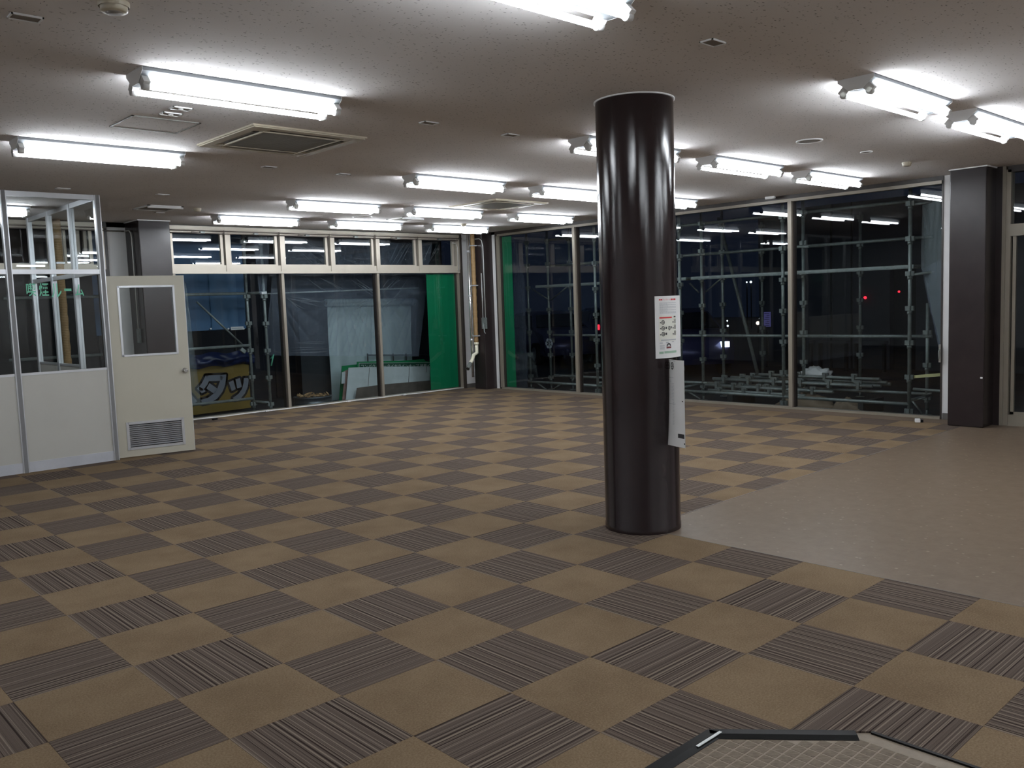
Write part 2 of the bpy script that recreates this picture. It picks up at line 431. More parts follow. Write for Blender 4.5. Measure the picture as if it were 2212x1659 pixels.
tag(MB().box((XE,LY,-.006), (XR+.01,7.5,.001)).box((9.0,7.0,-.0059),(9.02,7.02,-.005)).build('carpet_border', M['taupe'], floor), 'plain taupe carpet strip along the tall glazing')
tag(MB().poly([(LX,LY-.0,-.001),(9.86,LY,-.001),(9.86,-9.4,-.001),(LX,-9.4,-.001)], (0,0,-.005)).build('vinyl_sheet', M['vinyl'], floor), 'glossy flecked taupe vinyl sheet')
tag(MB().box((LX-.004,-9.4,-.005),(LX+.004,LY,.0012)).box((LX,LY-.004,-.005),(9.86,LY+.004,.0012)).build('seam_strip', M['dark_wire'], floor))
# tiled corner near the camera: bed, tiles, metal edging
MC = [(1.685,-9.4),(1.685,-4.222),(1.29,-3.795),(-4.4,-3.795),(-4.4,-9.4)]
tag(MB().poly([(x, y, -.0058) for x, y in MC], (0,0,-.05)).build('tile_bed', M['grout'], floor))
PT = .047; tm = MB().box((-PT/2+.0035,-PT/2+.0035,-.010),(PT/2-.0035,PT/2-.0035,-.0052)).mesh('mosaic_tile', M['mosaic'])
cand = []; rest = MB()
for i in range(-20, 60):
    for j in range(0, 40):
        x, y = 1.66-PT*(i+.5), -3.83-PT*(j+.5)
        if any(a*(x+sx)+b*(y+sy)-c > -.03 for a, b, c in MAT_H for sx in (-.02,.02) for sy in (-.02,.02)): continue
        if (Vector((x, y, 0))-CAM).dot(FWD) < .3: continue
        a, b, z = proj((x, y, 0))
        if -50 < a < 2260 and b < 1690: cand.append((z, x, y))
cand.sort()
for k, (z, x, y) in enumerate(cand):
    if k < 300: link('mosaic_tile', tm, floor, (x, y, 0))
    else: rest.box((x-PT/2+.003, y-PT/2+.003, -.01), (x+PT/2-.003, y+PT/2-.003, -.0055))
if rest.v: tag(rest.build('mosaic_tile_field', M['mosaic'], floor), kind='stuff')
e1 = MB(); e1.poly([(-4.4,-3.78,.004),(1.285,-3.78,.004),(1.30,-3.815,.004),(-4.4,-3.815,.004)], (0,0,-.012))
e1.poly([(-4.4,-3.815,.004),(1.30,-3.815,.004),(1.305,-3.842,-.004),(-4.4,-3.842,-.004)], (0,0,-.004)).build('edge_trim', M['trim_black'], floor)
e2 = MB(); d_ = Vector((1.63-1.30, -4.164+3.794, 0)).normalized(); nrm = Vector((d_.y, -d_.x, 0))
a_, b_ = Vector((1.292,-3.782,.004)), Vector((1.645,-4.178,.004))
if nrm.x > 0: nrm = -nrm
e2.poly([a_, b_, b_+nrm*.035-d_*.0, a_+nrm*.035], (0,0,-.012)); e2.poly([a_+nrm*.035, b_+nrm*.035, b_+nrm*.06+Vector((0,0,-.008)), a_+nrm*.06+Vector((0,0,-.008))], (0,0,-.004))
e2.build('edge_trim', M['trim_black'], floor)
tag(MB().obox((1.23,-3.826,.0035),(1,0,0),(0,1,0),(0,0,1),.075,.006,.0012).build('edge_cap', M['trim_bright'], floor), 'bright worn metal end of the black edging')
MB().box((1.675,-9.4,-.008),(1.69,-4.225,.0015)).build('edge_trim', M['trim_black'], floor)

ceil = MB().box((-4.4,-9.4,H),(10.02,7.75,H+.2)).build('ceiling', M['ceiling']); ceil['kind'] = 'structure'
wb = MB().box((-4.4,-9.5,-.1),(9.9,-9.4,H)).build('wall_back', M['grey_wall']); wb['kind'] = 'structure'
wn = MB().box((-4.5,-9.5,-.1),(-4.4,7.7,H)).build('wall_near', M['white_wall']); wn['kind'] = 'structure'

# ---- window wall with sashes: plain wall strips
wl = setting('wall_left')
b = MB(); b.box((3.02,YL,0),(3.60,YL+.12,H)); b.box((9.57,YL-.02,0),(9.97,YL+.1,H))
tag(b.build('wall_strip', M['white_wall'], wl))
MB().box((2.99,YL-.03,0),(3.07,YL+.1,H)).box((3.90,YL-.03,0),(3.955,YL+.1,H)).box((9.545,YL-.10,0),(9.575,YL+.05,H)).build('dark_jamb', M['dark_jamb'], wl)
MB().box((-4.4,YL,2.90),(9.6,YL+.12,H)).build('lintel', M['dark_jamb'], wl)
b = MB().box((9.57,YL-.045,0),(9.85,YL-.02,.075)); b.build('baseboard_left', M['skirting'])['kind'] = 'structure'

def sash_window(name, X0, X1, lower, upper, sash, open_right=None):
    root = setting(name, (X0, YL, 0)); y0, y1 = YL-.035, YL+.07
    MB().box((X0,y0-.02,2.235),(X1,y1,2.365)).build('transom', M['alu'], root)
    MB().box((X0,y0,2.865),(X1,y1,2.905)).box((X0,y0-.03,2.905),(X1,y1,2.955)).build('head_rail', M['alu'], root)
    MB().box((X0,y0,-.004),(X1,y1+.05,.022)).build('sill', M['alu'], root)
    for x in lower:
        MB().box((x-.018,YL-.03,.02),(x+.03,y1+.03,2.24)).build('mullion', M['alu_dark'], root)
        MB().box((x-.036,YL+.01,.02),(x-.018,y1+.03,2.24)).build('gasket', M['dark_jamb'], root)
    for x in upper:
        MB().box((x-.03,y0-.03,2.30),(x+.045,y1,2.90)).box((x-.034,y0-.032,2.27),(x-.022,y0,2.93)).build('mullion', M['alu'], root)
    xs = [X0] + list(lower) + [X1]
    for a, c in zip(xs[:-1], xs[1:]):
        MB().box((a+.012,YL+.035,.02),(c-.012,YL+.043,2.24)).build('pane', M['glass'], root)
    for a, c in sash:
        s_ = MB(); s_.box((a-.035,y0+.01,2.365),(a,y0+.06,2.885)).box((c,y0+.01,2.365),(c+.045,y0+.06,2.885)).box((a,y0+.01,2.365),(c,y0+.06,2.382)).box((a,y0+.01,2.845),(c,y0+.06,2.885))
        f_ = s_.build('sash', M['alu'], root)
        MB().box((a,y0+.03,2.382),(c,y0+.036,2.845)).build('pane', M['glass'], f_)
    return root
win = sash_window('window_2', 3.955, 9.545, [3.985, 5.785, 7.66, 9.525], [4.85,5.79,6.73,7.66,8.60,9.51],
                  [(4.01,4.755),(4.925,5.68),(5.865,6.62),(6.805,7.555),(7.735,8.49),(8.675,9.395)])
win1 = sash_window('window_1', -2.0, 3.0, [-.3, 1.35, 2.97], [-.6,.42,1.42,2.42,2.97], [(-.5,.30),(.52,1.28),(1.50,2.28),(2.52,2.82)])

# ---- tall glazing on the scaffold side
wr = setting('wall_right')
MB().box((XR,-1.62,0),(XR+.12,-1.345,H)).box((XR-.0,6.785,0),(XR+.12,7.5,H)).build('wall_strip', M['white_wall'], wr)
MB().box((XR-.008,-1.345,0),(XR+.1,-1.325,H)).box((XR-.008,6.725,0),(XR+.1,6.785,H)).build('dark_jamb', M['dark_jamb'], wr)
MB().box((XR,-1.35,2.915),(XR+.12,6.9,H)).build('lintel', M['dark_jamb'], wr)
b = MB().box((XR-.02,-1.60,0),(XR,-1.36,.08)); b.build('baseboard_right', M['skirting'])['kind'] = 'structure'
w3 = setting('window_3', (XR, 2.6, 0))
MB().box((XR-.03,-1.33,2.875),(XR+.07,6.70,2.915)).build('head_rail', M['alu_dark'], w3)
MB().box((XR-.03,-1.33,-.004),(XR+.09,6.70,.03)).build('sill', M['alu_dark'], w3)
ys = [-1.33, .66, 2.69, 4.72, 6.67]
for y in ys[1:]:
    MB().box((XR-.04,y-.008,.03),(XR+.07,y+.05,2.88)).build('mullion', M['alu_dark'], w3)
    MB().box((XR+.0,y-.026,.03),(XR+.07,y-.008,2.88)).build('gasket', M['dark_jamb'], w3)
for a, c in zip(ys[:-1], ys[1:]): MB().box((XR+.03,a+.01,.03),(XR+.038,c-.01,2.88)).build('pane', M['glass'], w3)

# ---- entrance at the right
XD = 9.72; d1 = setting('door_1', (XD, -3.2, 0))
MB().box((XD-.02,-2.135,0),(XD+.10,-2.085,2.93)).box((XD-.035,-2.085,0),(XD+.12,-2.045,H)).build('jamb', M['alu_dark'], d1)
MB().box((XD-.02,-5.0,2.18),(XD+.12,-2.135,2.315)).build('transom', M['alu_dark'], d1)
MB().box((XD-.02,-5.0,2.90),(XD+.12,-2.1,H)).build('head_rail', M['dark_jamb'], d1)
MB().box((XD-.01,-5.0,-.004),(XD+.12,-2.135,.13)).build('threshold', M['alu_dark'], d1)
MB().box((XD+.03,-5.0,2.315),(XD+.038,-2.135,2.90)).build('pane', M['glass'], d1)
lf = MB().box((XD+.02,-2.185,.13),(XD+.06,-2.15,2.18)).box((XD+.02,-3.3,.13),(XD+.06,-3.25,2.18)).box((XD+.02,-3.3,.13),(XD+.06,-2.15,.16)).build('sliding_leaf', M['alu_dark'], d1)
MB().box((XD+.036,-3.25,.16),(XD+.044,-2.185,2.18)).build('pane', M['glass'], lf)
MB().box((XD+.03,-5.0,.13),(XD+.038,-3.3,2.18)).build('pane', M['glass'], d1)
wr2 = MB().box((XD,-9.4,-.1),(XD+.14,-5.0,H)).build('wall_entrance', M['grey_wall']); wr2['kind'] = 'structure'

# ---- pillars and round column
def pillar(name, label, a, b_, mat):
    r = thing(name, label, 'pillar', ((a[0]+b_[0])/2, (a[1]+b_[1])/2, 0))
    m_ = MB().box((a[0],a[1],0),(b_[0],b_[1],H)).build('shaft', mat, r); md = m_.modifiers.new('bevel', 'BEVEL'); md.width = .012; md.segments = 3
    return r
pl_ = pillar('square_pillar', 'dark brown square pillar behind the open booth door, with grey conduits', (3.335,7.02),(3.78,7.54), M['pillar'])
MB().box((3.325,7.01,H-.012),(3.79,7.54,H)).build('top_trim', M['trim_white'], pl_)
pc = pillar('square_pillar', 'dark brown corner pillar between the two window walls, behind a tan lagged pipe', (9.585,6.875),(9.86,7.21), M['pillar'])
pr = pillar('square_pillar', 'dark brown square pillar between the tall glazing and the entrance', (9.375,-1.985),(9.74,-1.59), M['pillar'])
MB().box((9.365,-1.995,H-.012),(9.74,-1.58,H)).build('top_trim', M['trim_white'], pr)
MB().box((9.68,-2.05,0),(9.86,-1.985,H)).build('return_panel', M['pillar'], pr)
MB().obox(P(2120,816,X=9.372),(1,0,0),(0,1,0),(0,0,1),.003,.012,.01).build('paint_chip', M['trim_white'], pr)
CX, CY, CR = 3.495, -1.72, .2665
col = thing('round_column', 'glossy dark brown round column standing at the corner of the vinyl floor', 'column', (CX, CY, 0))
MB().lathe((CX,CY,0), [(CR+.003,0),(CR+.003,.035),(CR,.04),(CR,1.0),(CR,2.0),(CR,H-.004)], 72).build('shaft', M['brown'], col)
MB().lathe((CX,CY,0), [(CR,H-.008),(CR+.009,H-.008),(CR+.009,H)], 72).build('top_ring', M['trim_white'], col)
MB().obox(P(1329,569,X=3.29),(1,-1,0),(1,1,0),(0,0,1),.012,.006,.004).build('paint_chip', M['trim_white'], col)

# ================================================================== CEILING LIGHTS
def make_light():
    r = thing('fluorescent_light', '', 'ceiling light', (0,0,0))
    L = .625
    prof = [(-.118,0),(-.118,-.02),(-.098,-.034),(-.048,-.078),(.048,-.078),(.098,-.034),(.118,-.02),(.118,0)]
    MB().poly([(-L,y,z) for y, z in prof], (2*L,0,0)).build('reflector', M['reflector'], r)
    for e in (-1, 1): MB().poly([(e*L,y*1.012,z*1.012) for y, z in prof], (e*.003,0,0)).build('end_cap', M['enamel'], r)
    for s in (-1, 1):
        MB().cyl((-.585,s*.086,-.098),(.585,s*.086,-.098),.0155,14).build('tube', M['tube'], r)
        for e in (-1, 1):
            b = MB(); b.obox((e*.604,s*.078,-.072),(1,0,0),(0,1,s*.9),(0,-s*.9,1),.018,.026,.034)
            b.cyl((e*.586,s*.086,-.098),(e*.622,s*.086,-.098),.022,12); b.build('lamp_holder', M['holder'], r)
    return r
rows = [(6.07, 'row along the sash windows', [1.07,4.65,6.50,8.35]), (4.13, 'second row out from the sash windows', [4.74,6.52,8.44]),
        (1.76, 'third row out from the sash windows', [-2.45,1.14,4.78,6.60,8.42]), (-.60, 'fourth row out from the sash windows', [-2.45,1.17,4.78,6.60,8.42]),
        (-2.97, 'fifth row out from the sash windows', [1.20,4.79,6.52]), (-5.3, 'row above the camera', [1.17,4.79,6.6]), (-7.6, 'last row by the back wall', [1.17,4.79,6.6])]
colname = {1: 'leftmost of them', 4: 'above the mid floor', 6: 'second from the tall glazing', 8: 'nearest the tall glazing', -2: 'beyond the frame edge'}
special = {(6.07,1.07): 'white twin-tube ceiling light seen through the smoking booth glass', (1.76,1.14): 'white twin-tube ceiling light between the booth top and the ceiling access hatch',
           (-.60,1.17): 'white twin-tube ceiling light just in front of the large air conditioner cassette', (-2.97,1.20): 'largest twin-tube ceiling light, cut by the top edge of the photo',
           (-.60,4.78): 'white twin-tube ceiling light half hidden behind the round column, near end showing', (1.76,8.42): 'white twin-tube ceiling light hidden behind the round column except its far end',
           (-2.97,4.79): 'white twin-tube ceiling light beside the two round ceiling discs, its whole length in view', (-2.97,6.52): 'white twin-tube ceiling light cut by the right edge of the photo'}
proto = None
for y, rn, xs_ in rows:
    for x in xs_:
        if proto is None: proto = make_light(); o = proto
        else: o = copy_tree(proto)
        o.location = (x, y, H); o['group'] = 'twin-tube fluorescent lights on the ceiling'
        o['label'] = special.get((y, x), 'white twin-tube ceiling light, %s, %s' % (rn, colname[int(x)]))

# ================================================================== CEILING FITTINGS
def cassette(c, label):
    r = thing('air_conditioner', label, 'air conditioner', (c[0], c[1], H), 'ceiling cassette air conditioners')
    x, y = c; o, s0, s1 = .485, .40, .335
    def ring(b, ro, ri, z0, z1):
        b.box((x-ro,y-ro,z0),(x+ro,y-ri,z1)).box((x-ro,y+ri,z0),(x+ro,y+ro,z1)).box((x-ro,y-ri,z0),(x-ri,y+ri,z1)).box((x+ri,y-ri,z0),(x+ro,y+ri,z1))
    b = MB(); ring(b, o, s0, H-.012, H); ring(b, o-.012, s0+.004, H-.020, H-.012)
    for sx in (-1, 1):
        for sy in (-1, 1): b.box((x+sx*s0,y+sy*s0,H-.019),(x+sx*(s0-.075),y+sy*(s0-.075),H-.004))
    b.build('panel', M['ivory'], r)
    for ux, uy in ((1,0),(-1,0),(0,1),(0,-1)):
        q_ = MB(); m_ = (s0+s1)/2
        q_.box((x+ux*m_-(.0375 if ux else .275), y+uy*m_-(.0375 if uy else .275), H-.012),(x+ux*m_+(.0375 if ux else .275), y+uy*m_+(.0375 if uy else .275), H-.004))
        sl = q_.build('outlet_slot', M['slot'], r)
        q_ = MB(); m2 = m_+.016
        q_.box((x+ux*m2-(.012 if ux else .26), y+uy*m2-(.012 if uy else .26), H-.016),(x+ux*m2+(.012 if ux else .26), y+uy*m2+(.012 if uy else .26), H-.010)).build('flap', M['ivory_dark'], sl)
    b = MB(); ring(b, s1, s1-.016, H-.022, H-.004); b.build('grille_frame', M['ivory'], r)
    g = MB().box((x-.32,y-.32,H-.010),(x+.32,y+.32,H-.006)).build('grille_back', M['slot'], r)
    b = MB()
    for k in range(27):
        t = -.31+.62*k/26; b.box((x-.32,y+t-.008,H-.018),(x+.32,y+t+.008,H-.010))
    tag(b.build('grille_bars', M['ivory_dark'], r), kind='stuff')
cassette((2.195,.80), 'ivory ceiling cassette air conditioner behind the light above the floor centre, the larger seen')
cassette((6.84,3.36), 'ivory ceiling cassette air conditioner further away, between the lights near the round column')
def plate(c, label, white=False, sx=.066, sy=.042):
    r = thing('ceiling_plate', label, 'ceiling plate', (c[0], c[1], H), 'small rectangular plates in the ceiling')
    x, y = c
    MB().box((x-sx,y-sy,H-.008),(x+sx,y-sy+.007,H)).box((x-sx,y+sy-.007,H-.008),(x+sx,y+sy,H)).box((x-sx,y-sy,H-.008),(x-sx+.007,y+sy,H)).box((x+sx-.007,y-sy,H-.008),(x+sx,y+sy,H)).build('rim', M['trim_white'], r)
    MB().box((x-sx+.006,y-sy+.006,H-.004),(x+sx-.006,y+sy-.006,H+.001)).build('insert', M['cut_panel'], r)
    if white: MB().cyl((x,y,H-.012),(x,y,H-.003),.016,12).build('button', M['trim_white'], r)
plate((-.15,-1.205), 'small dark ceiling plate beside the round detector in the upper corner of the photo')
plate((2.755,-2.86), 'small dark diamond-looking ceiling plate above and right of the column top')
plate((2.75,-.39), 'small dark ceiling plate with bright rim, midway between the nearest light and the column')
plate((3.59,-.375), 'small dark ceiling plate close to the half hidden light left of the column')
plate((2.72,2.01), 'small ceiling plate just behind the larger air conditioner')
plate((3.55,2.045), 'small ceiling plate between the larger air conditioner and the next light')
plate((1.11,.14), 'small ceiling plate with white button, the one nearer the twin-tube light', True)
plate((1.12,.33), 'small ceiling plate with white button, the one nearer the access hatch', True)
plate((2.62,4.30), 'thin ceiling plate before the grey vent, above the open door', True, .07, .03)
plate((1.58,4.29), 'thin ceiling plate just above the smoking booth top', False, .07, .03)
plate((3.27,6.06), 'thin ceiling plate behind the grey vent near the square pillar', False, .06, .03)
h = thing('access_hatch', 'square ceiling access hatch with thin metal frame beside the air conditioner', 'hatch', (1.165,.72,H))
b = MB(); x0, x1, y0, y1 = .925,1.405,.50,.94
b.box((x0,y0,H-.007),(x1,y0+.014,H)).box((x0,y1-.014,H-.007),(x1,y1,H)).box((x0,y0,H-.007),(x0+.014,y1,H)).box((x1-.014,y0,H-.007),(x1,y1,H)).build('frame', M['ivory_dark'], h)
MB().box((x0+.017,y0+.017,H-.003),(x1-.017,y1-.017,H+.001)).build('panel', M['ceiling'], h)
def detector(c, r_, label):
    d = thing('smoke_detector', label, 'smoke detector', (c[0], c[1], H), 'round detectors on the ceiling')
    MB().lathe((c[0],c[1],H), [(r_,0),(r_,-.012),(r_*.95,-.02)], 28).build('base', M['ivory'], d)
    MB().lathe((c[0],c[1],H), [(r_*.88,-.018),(r_*.86,-.036),(r_*.74,-.042),(.0,-.043)], 28).build('sensor_cap', M['ivory'], d)
    MB().lathe((c[0],c[1],H-.0435), [(0,0),(r_*.55,-.0005),(r_*.55,.004)], 24).build('dark_grille', M['cut_panel'], d)
detector((.09,-1.62), .065, 'round smoke detector cut by the top edge of the photo, above the nearest light')
detector((8.28,-1.56), .05, 'round smoke detector above the brown pillar by the entrance')
detector((3.5,5.42), .05, 'round smoke detector between the grey vent and the first light of the far row')
detector((8.22,5.75), .05, 'round smoke detector above the farthest light near the corner pillar')
def disc(c, r_, label, ring=False):
    d = thing('ceiling_disc', label, 'ceiling fitting', (c[0], c[1], H), 'flat round ceiling fittings')
    MB().lathe((c[0],c[1],H), [(r_,0),(r_,-.009),(r_-.014,-.010),(r_-.016,-.002)], 32).build('ring', M['trim_white'], d)
    MB().lathe((c[0],c[1],H-.003), [(r_-.014,0),(r_*.5,-.004 if not ring else 0),(0,-.005 if not ring else 0)], 32).build('cover', M['ceiling'] if ring else M['cut_panel'], d)
disc((6.07,-1.63), .115, 'larger round ceiling disc between the column and the entrance lights')
disc((7.165,-1.64), .058, 'smaller round ceiling disc near the smoke detector by the entrance')
disc((6.0,5.42), .15, 'wide thin ring on the ceiling beside the far air vent', True)
def vent(c, sx, sy, label, ang):
    v_ = thing('ceiling_vent', label, 'vent', (c[0], c[1], H)); x, y = c
    MB().box((x-sx,y-sy,H-.012),(x+sx,y-sy+.03,H)).box((x-sx,y+sy-.03,H-.012),(x+sx,y+sy,H)).box((x-sx,y-sy,H-.012),(x-sx+.03,y+sy,H)).box((x+sx-.03,y-sy,H-.012),(x+sx,y+sy,H)).build('frame', M['trim_white'], v_)
    MB().box((x-sx+.03,y-sy+.03,H-.006),(x+sx-.03,y+sy-.03,H+.001)).build('filter_panel', M['cut_panel'], v_)
    MB().obox((x,y-sy+.02,H-.02),(1,0,0),(0,1,0),(0,0,1),sx,.012,.014).build('flap', M['trim_white'], v_)
vent((3.05,5.55), .22, .26, 'grey square ceiling vent above the dark pillar behind the open door', 0)
vent((6.78,5.42), .2, .22, 'grey square ceiling vent between the far lights, left of the second air conditioner', 0)
s_ = MB().obox((9.72,.92,H-.022),(0,1,0),(1,0,0),(0,0,1),.075,.022,.02).build('door_sensor', M['trim_white']); md = s_.modifiers.new('bevel','BEVEL'); md.width = .012; md.segments = 3
tag(s_, 'slim white sensor on the ceiling above the glazing mullion', 'sensor')

# ================================================================== SMOKING BOOTH
YB, XB = 4.71, 2.04
bo = thing('smoking_booth', 'aluminium and glass smoking booth with grey lower panels and an open door', 'booth', (1.1, 5.9, 0))
def post(x, y): MB().box((x-.03,y-.03,0),(x+.03,y+.03,H)).box((x-.024,y-.034,0),(x-.006,y-.03,H)).box((x+.006,y-.034,0),(x+.024,y-.03,H)).build('post', M['silver'], bo)
M['groove'] = plain('post_groove', (.13,.13,.135), .5)
def groove(x, y): MB().box((x-.019,y-.0346,0),(x+.019,y-.030,H)).build('groove', M['groove'], bo)
for x in (.18, 1.11, XB): groove(x, YB)
for x in (.18, 1.11, XB): post(x, YB)
for y in (5.63, 6.50, 7.38): post(XB, y)
for a, c in ((-.75,.15),(.21,1.08),(1.14,2.01)):
    MB().box((a,YB-.022,2.105),(c,YB+.022,2.155)).build('rail', M['silver'], bo)
    MB().box((a,YB-.022,2.915),(c,YB+.022,H)).build('rail', M['silver'], bo)
    MB().box((a,YB-.022,1.035),(c,YB+.022,1.06)).build('rail', M['silver'], bo)
    MB().box((a,YB-.016,.11),(c,YB+.016,1.035)).build('lower_panel', M['booth_panel'], bo)
    MB().box((a,YB-.024,0),(c,YB+.02,.11)).build('skirting', M['booth_skirt'], bo)
    MB().box((a,YB-.003,1.06),(c,YB+.003,2.105)).build('pane', M['booth_glass'], bo)
    lastpane = MB().box((a,YB-.003,2.155),(c,YB+.003,2.915)).build('pane', M['booth_glass'], bo)
for a, c in ((4.74,5.60),(5.66,6.47),(6.53,7.35)):
    MB().box((XB-.022,a,2.105),(XB+.022,c,2.155)).build('rail', M['silver'], bo)
    MB().box((XB-.022,a,2.915),(XB+.022,c,H)).build('rail', M['silver'], bo)
    MB().box((XB-.003,a,2.155),(XB+.003,c,2.915)).build('pane', M['booth_glass'], bo)
    if a > 5:
        MB().box((XB-.022,a,1.035),(XB+.022,c,1.06)).build('rail', M['silver'], bo)
        MB().box((XB-.016,a,.11),(XB+.016,c,1.035)).build('lower_panel', M['booth_panel'], bo)
        MB().box((XB-.02,a,0),(XB+.024,c,.11)).build('skirting', M['booth_skirt'], bo)
        MB().box((XB-.003,a,1.06),(XB+.003,c,2.105)).build('pane', M['booth_glass'], bo)
# lettering on the glass
def text_polys(body, bold=0.):
    c = bpy.data.curves.new('glyph', 'FONT'); c.body = body; c.size = 1; c.resolution_u = 2; c.offset = bold
    o = bpy.data.objects.new('glyph', c); COL.objects.link(o)
    dg = bpy.context.evaluated_depsgraph_get(); me = bpy.data.meshes.new_from_object(o.evaluated_get(dg))
    vs = [v_.co.copy() for v_ in me.vertices]; fs = [tuple(p.vertices) for p in me.polygons]
    bpy.data.objects.remove(o); bpy.data.curves.remove(c); bpy.data.meshes.remove(me)
    if not vs: return vs, fs, (0,0,1,1)
    xs = [v_.x for v_ in vs]; yy = [v_.y for v_ in vs]
    return vs, fs, (min(xs), min(yy), max(xs), max(yy))
def put_text(b, body, fn, fit=True, mi=0, box=None, bold=0.):
    """glyph outlines mapped into the unit square and through fn(u, v)"""
    vs, fs, (x0, y0, x1, y1) = text_polys(body, bold)
    if box: x0, y0, x1, y1 = box
    n = len(b.v)
    for v_ in vs: b.v.append(tuple(fn((v_.x-x0)/(x1-x0), (v_.y-y0)/(y1-y0))))
    for f_ in fs: b.face([n+i for i in f_], mi=mi)
b = MB()
for ch, a, c, z0, z1 in (('喫',58,76.5,640,611),('煙',85.5,104,640,611),('ル',112,131.5,643,612),('ー',139,154,629,623),('ム',163,180,640,614)):
    A, B = P(a, z0, Y=YB-.0045), P(c, z1, Y=YB-.0045)
    put_text(b, ch, lambda u, v, A=A, B=B: (A.x+(B.x-A.x)*u, YB-.0045, A.z+(B.z-A.z)*v), bold=.009)
tag(b.build('lettering', M['green_letter'], bo), 'mint green film lettering reading smoking room in Japanese')
# door, swung open past the corner
hx, fx = Vector((2.078,4.742,0)), Vector((2.905,4.588,0)); du = (fx-hx).normalized(); dn = Vector((du.y,-du.x,0)); DW = (fx-hx).length
dr = setting('door', (0,0,0)); del dr['kind']; dr.parent = bo; dr.location = hx - bo.location
def dbox(b, s0, s1, z0, z1, n0=-.018, n1=.018): b.obox(hx+du*((s0+s1)/2)+dn*((n0+n1)/2)+Vector((0,0,(z0+z1)/2)), du, dn, (0,0,1), (s1-s0)/2, (n1-n0)/2, (z1-z0)/2); return b
b = MB(); W0, W1, Z0, Z1 = .118,.727,1.168,1.966; V0, V1, Y0, Y1 = .12,.72,.108,.395
dbox(b, 0, W0, .012, 2.08); dbox(b, W1, DW, .012, 2.08); dbox(b, W0, W1, Z1, 2.08); dbox(b, W0, W1, Y1, Z0); dbox(b, W0, W1, .012, Y0)
b.build('door_leaf', M['door'], dr)
b = MB()
for n0, n1 in ((.018,.026),(-.026,-.018)):
    dbox(b, W0-.004, W0+.018, Z0-.004, Z1+.004, n0, n1); dbox(b, W1-.018, W1+.004, Z0-.004, Z1+.004, n0, n1); dbox(b, W0, W1, Z0-.004, Z0+.018, n0, n1); dbox(b, W0, W1, Z1-.018, Z1+.004, n0, n1)
b.build('window_bead', M['silver'], dr)
dbox(MB(), W0, W1, Z0, Z1, -.003, .003).build('pane', M['booth_glass'], dr)
b = MB(); dbox(b, V0-.018, V0+.012, Y0-.018, Y1+.018, .01, .026); dbox(b, V1-.012, V1+.018, Y0-.018, Y1+.018, .01, .026); dbox(b, V0, V1, Y0-.018, Y0+.012, .01, .026); dbox(b, V0, V1, Y1-.012, Y1+.018, .01, .026)
b.build('vent_frame', M['silver'], dr)
for k in range(11):
    z = Y0+.018 + (Y1-Y0-.036)*(k+.5)/11
    MB().obox(hx+du*((V0+V1)/2)+dn*.008+Vector((0,0,z)), du, (dn+Vector((0,0,-.55))), (Vector((0,0,1))+dn*.55), (V1-V0)/2-.01, .0095, .0035).build('slat', M['silver'], dr)
dbox(MB(), V0, V1, Y0, Y1, -.018, -.014).build('vent_back', M['slot'], dr)
kc = hx+du*.787+Vector((0,0,.965))
b = MB().cyl(kc+dn*.018, kc+dn*.024, .032, 20).cyl(kc+dn*.024, kc+dn*.05, .012, 12).cyl(kc+dn*.045, kc+dn*.062, .018, 18, .026).cyl(kc+dn*.062, kc+dn*.078, .026, 18, .018)
b.cyl(kc-dn*.018, kc-dn*.05, .012, 12).cyl(kc-dn*.05, kc-dn*.075, .026, 18)
tag(b.build('knob', M['steel'], dr), 'round polished steel knob')
b = MB(); dbox(b, DW, DW+.004, .012, 2.08, -.018, .018); b.build('edge_strip', M['silver'], dr)

# ================================================================== PIPES AND CABLES
def lagged_pipe(label, x, y, z0, z1, bend=None, r_=.042):
    t = thing('lagged_pipe', label, 'pipe', (x, y, 0), 'tan lagged pipes beside pillars')
    b = MB(); n = 46
    pts = [(x, y, z0+(z1-z0)*k/n) for k in range(n+1)]
    b.tube(pts, [r_*(1+.10*math.sin(k*2.1)*(1 if .2 < k/n < .62 else .25)) for k in range(n+1)], 14); b.build('lagging', M['tape'], t)
    if bend:
        MB().tube([(x,y,z0),(x,y,z0-.04)], r_*1.12, 14).build('collar', M['pvc'], t)
        MB().tube([(x,y,z0-.04),(x,y,z0-.20)]+[tuple(p) for p in bend[:-1]], r_*.82, 14).build('elbow', M['pvc'], t)
        a_, c_ = Vector(bend[-2]), Vector(bend[-1])
        e = MB().cyl(a_, c_, r_*.9, 16, caps=False).build('open_end', M['galv_dark'], t)
        MB().cyl(c_-(c_-a_).normalized()*.012, c_-(c_-a_).normalized()*.01, r_*.82, 16).build('bore', M['slot'], t)
    for f_ in ((.88, .52, .06) if bend else (.8, .3)):
        z = z0+(z1-z0)*f_; MB().box((x-.055,y-.055,z-.012),(x+.055,y+.075,z+.012)).build('clamp', M['silver'], t)
    return t
YP = 7.06
pA = P(1023.5, 600, Y=YP); lag = lagged_pipe('tan lagged drain pipe with open bent end beside the corner pillar', pA.x, YP, .90, H, [P(1023,767,Y=7.04), P(1020.5,776,Y=7.0), P(1016,785,Y=6.95), P(1010,797,Y=6.88)])
lagged_pipe('tan lagged pipe standing behind the smoking booth glass', P(140,700,Y=7.35).x, 7.36, 0.02, H, None, .05)
pB = P(1015.5, 650, Y=YP+.06)
t = thing('drain_pipe', 'slim chromed vertical pipe left of the lagged pipe at the corner pillar', 'pipe', (pB.x, YP+.06, 0))
MB().cyl((pB.x,YP+.06,.24),(pB.x,YP+.06,H),.024,14).build('tube', M['chrome'], t)
b = MB()
for z in (2.62,1.78,.95): b.cyl((pB.x,YP+.06,z-.018),(pB.x,YP+.06,z+.018),.03,14)
b.build('clip', M['silver'], t)
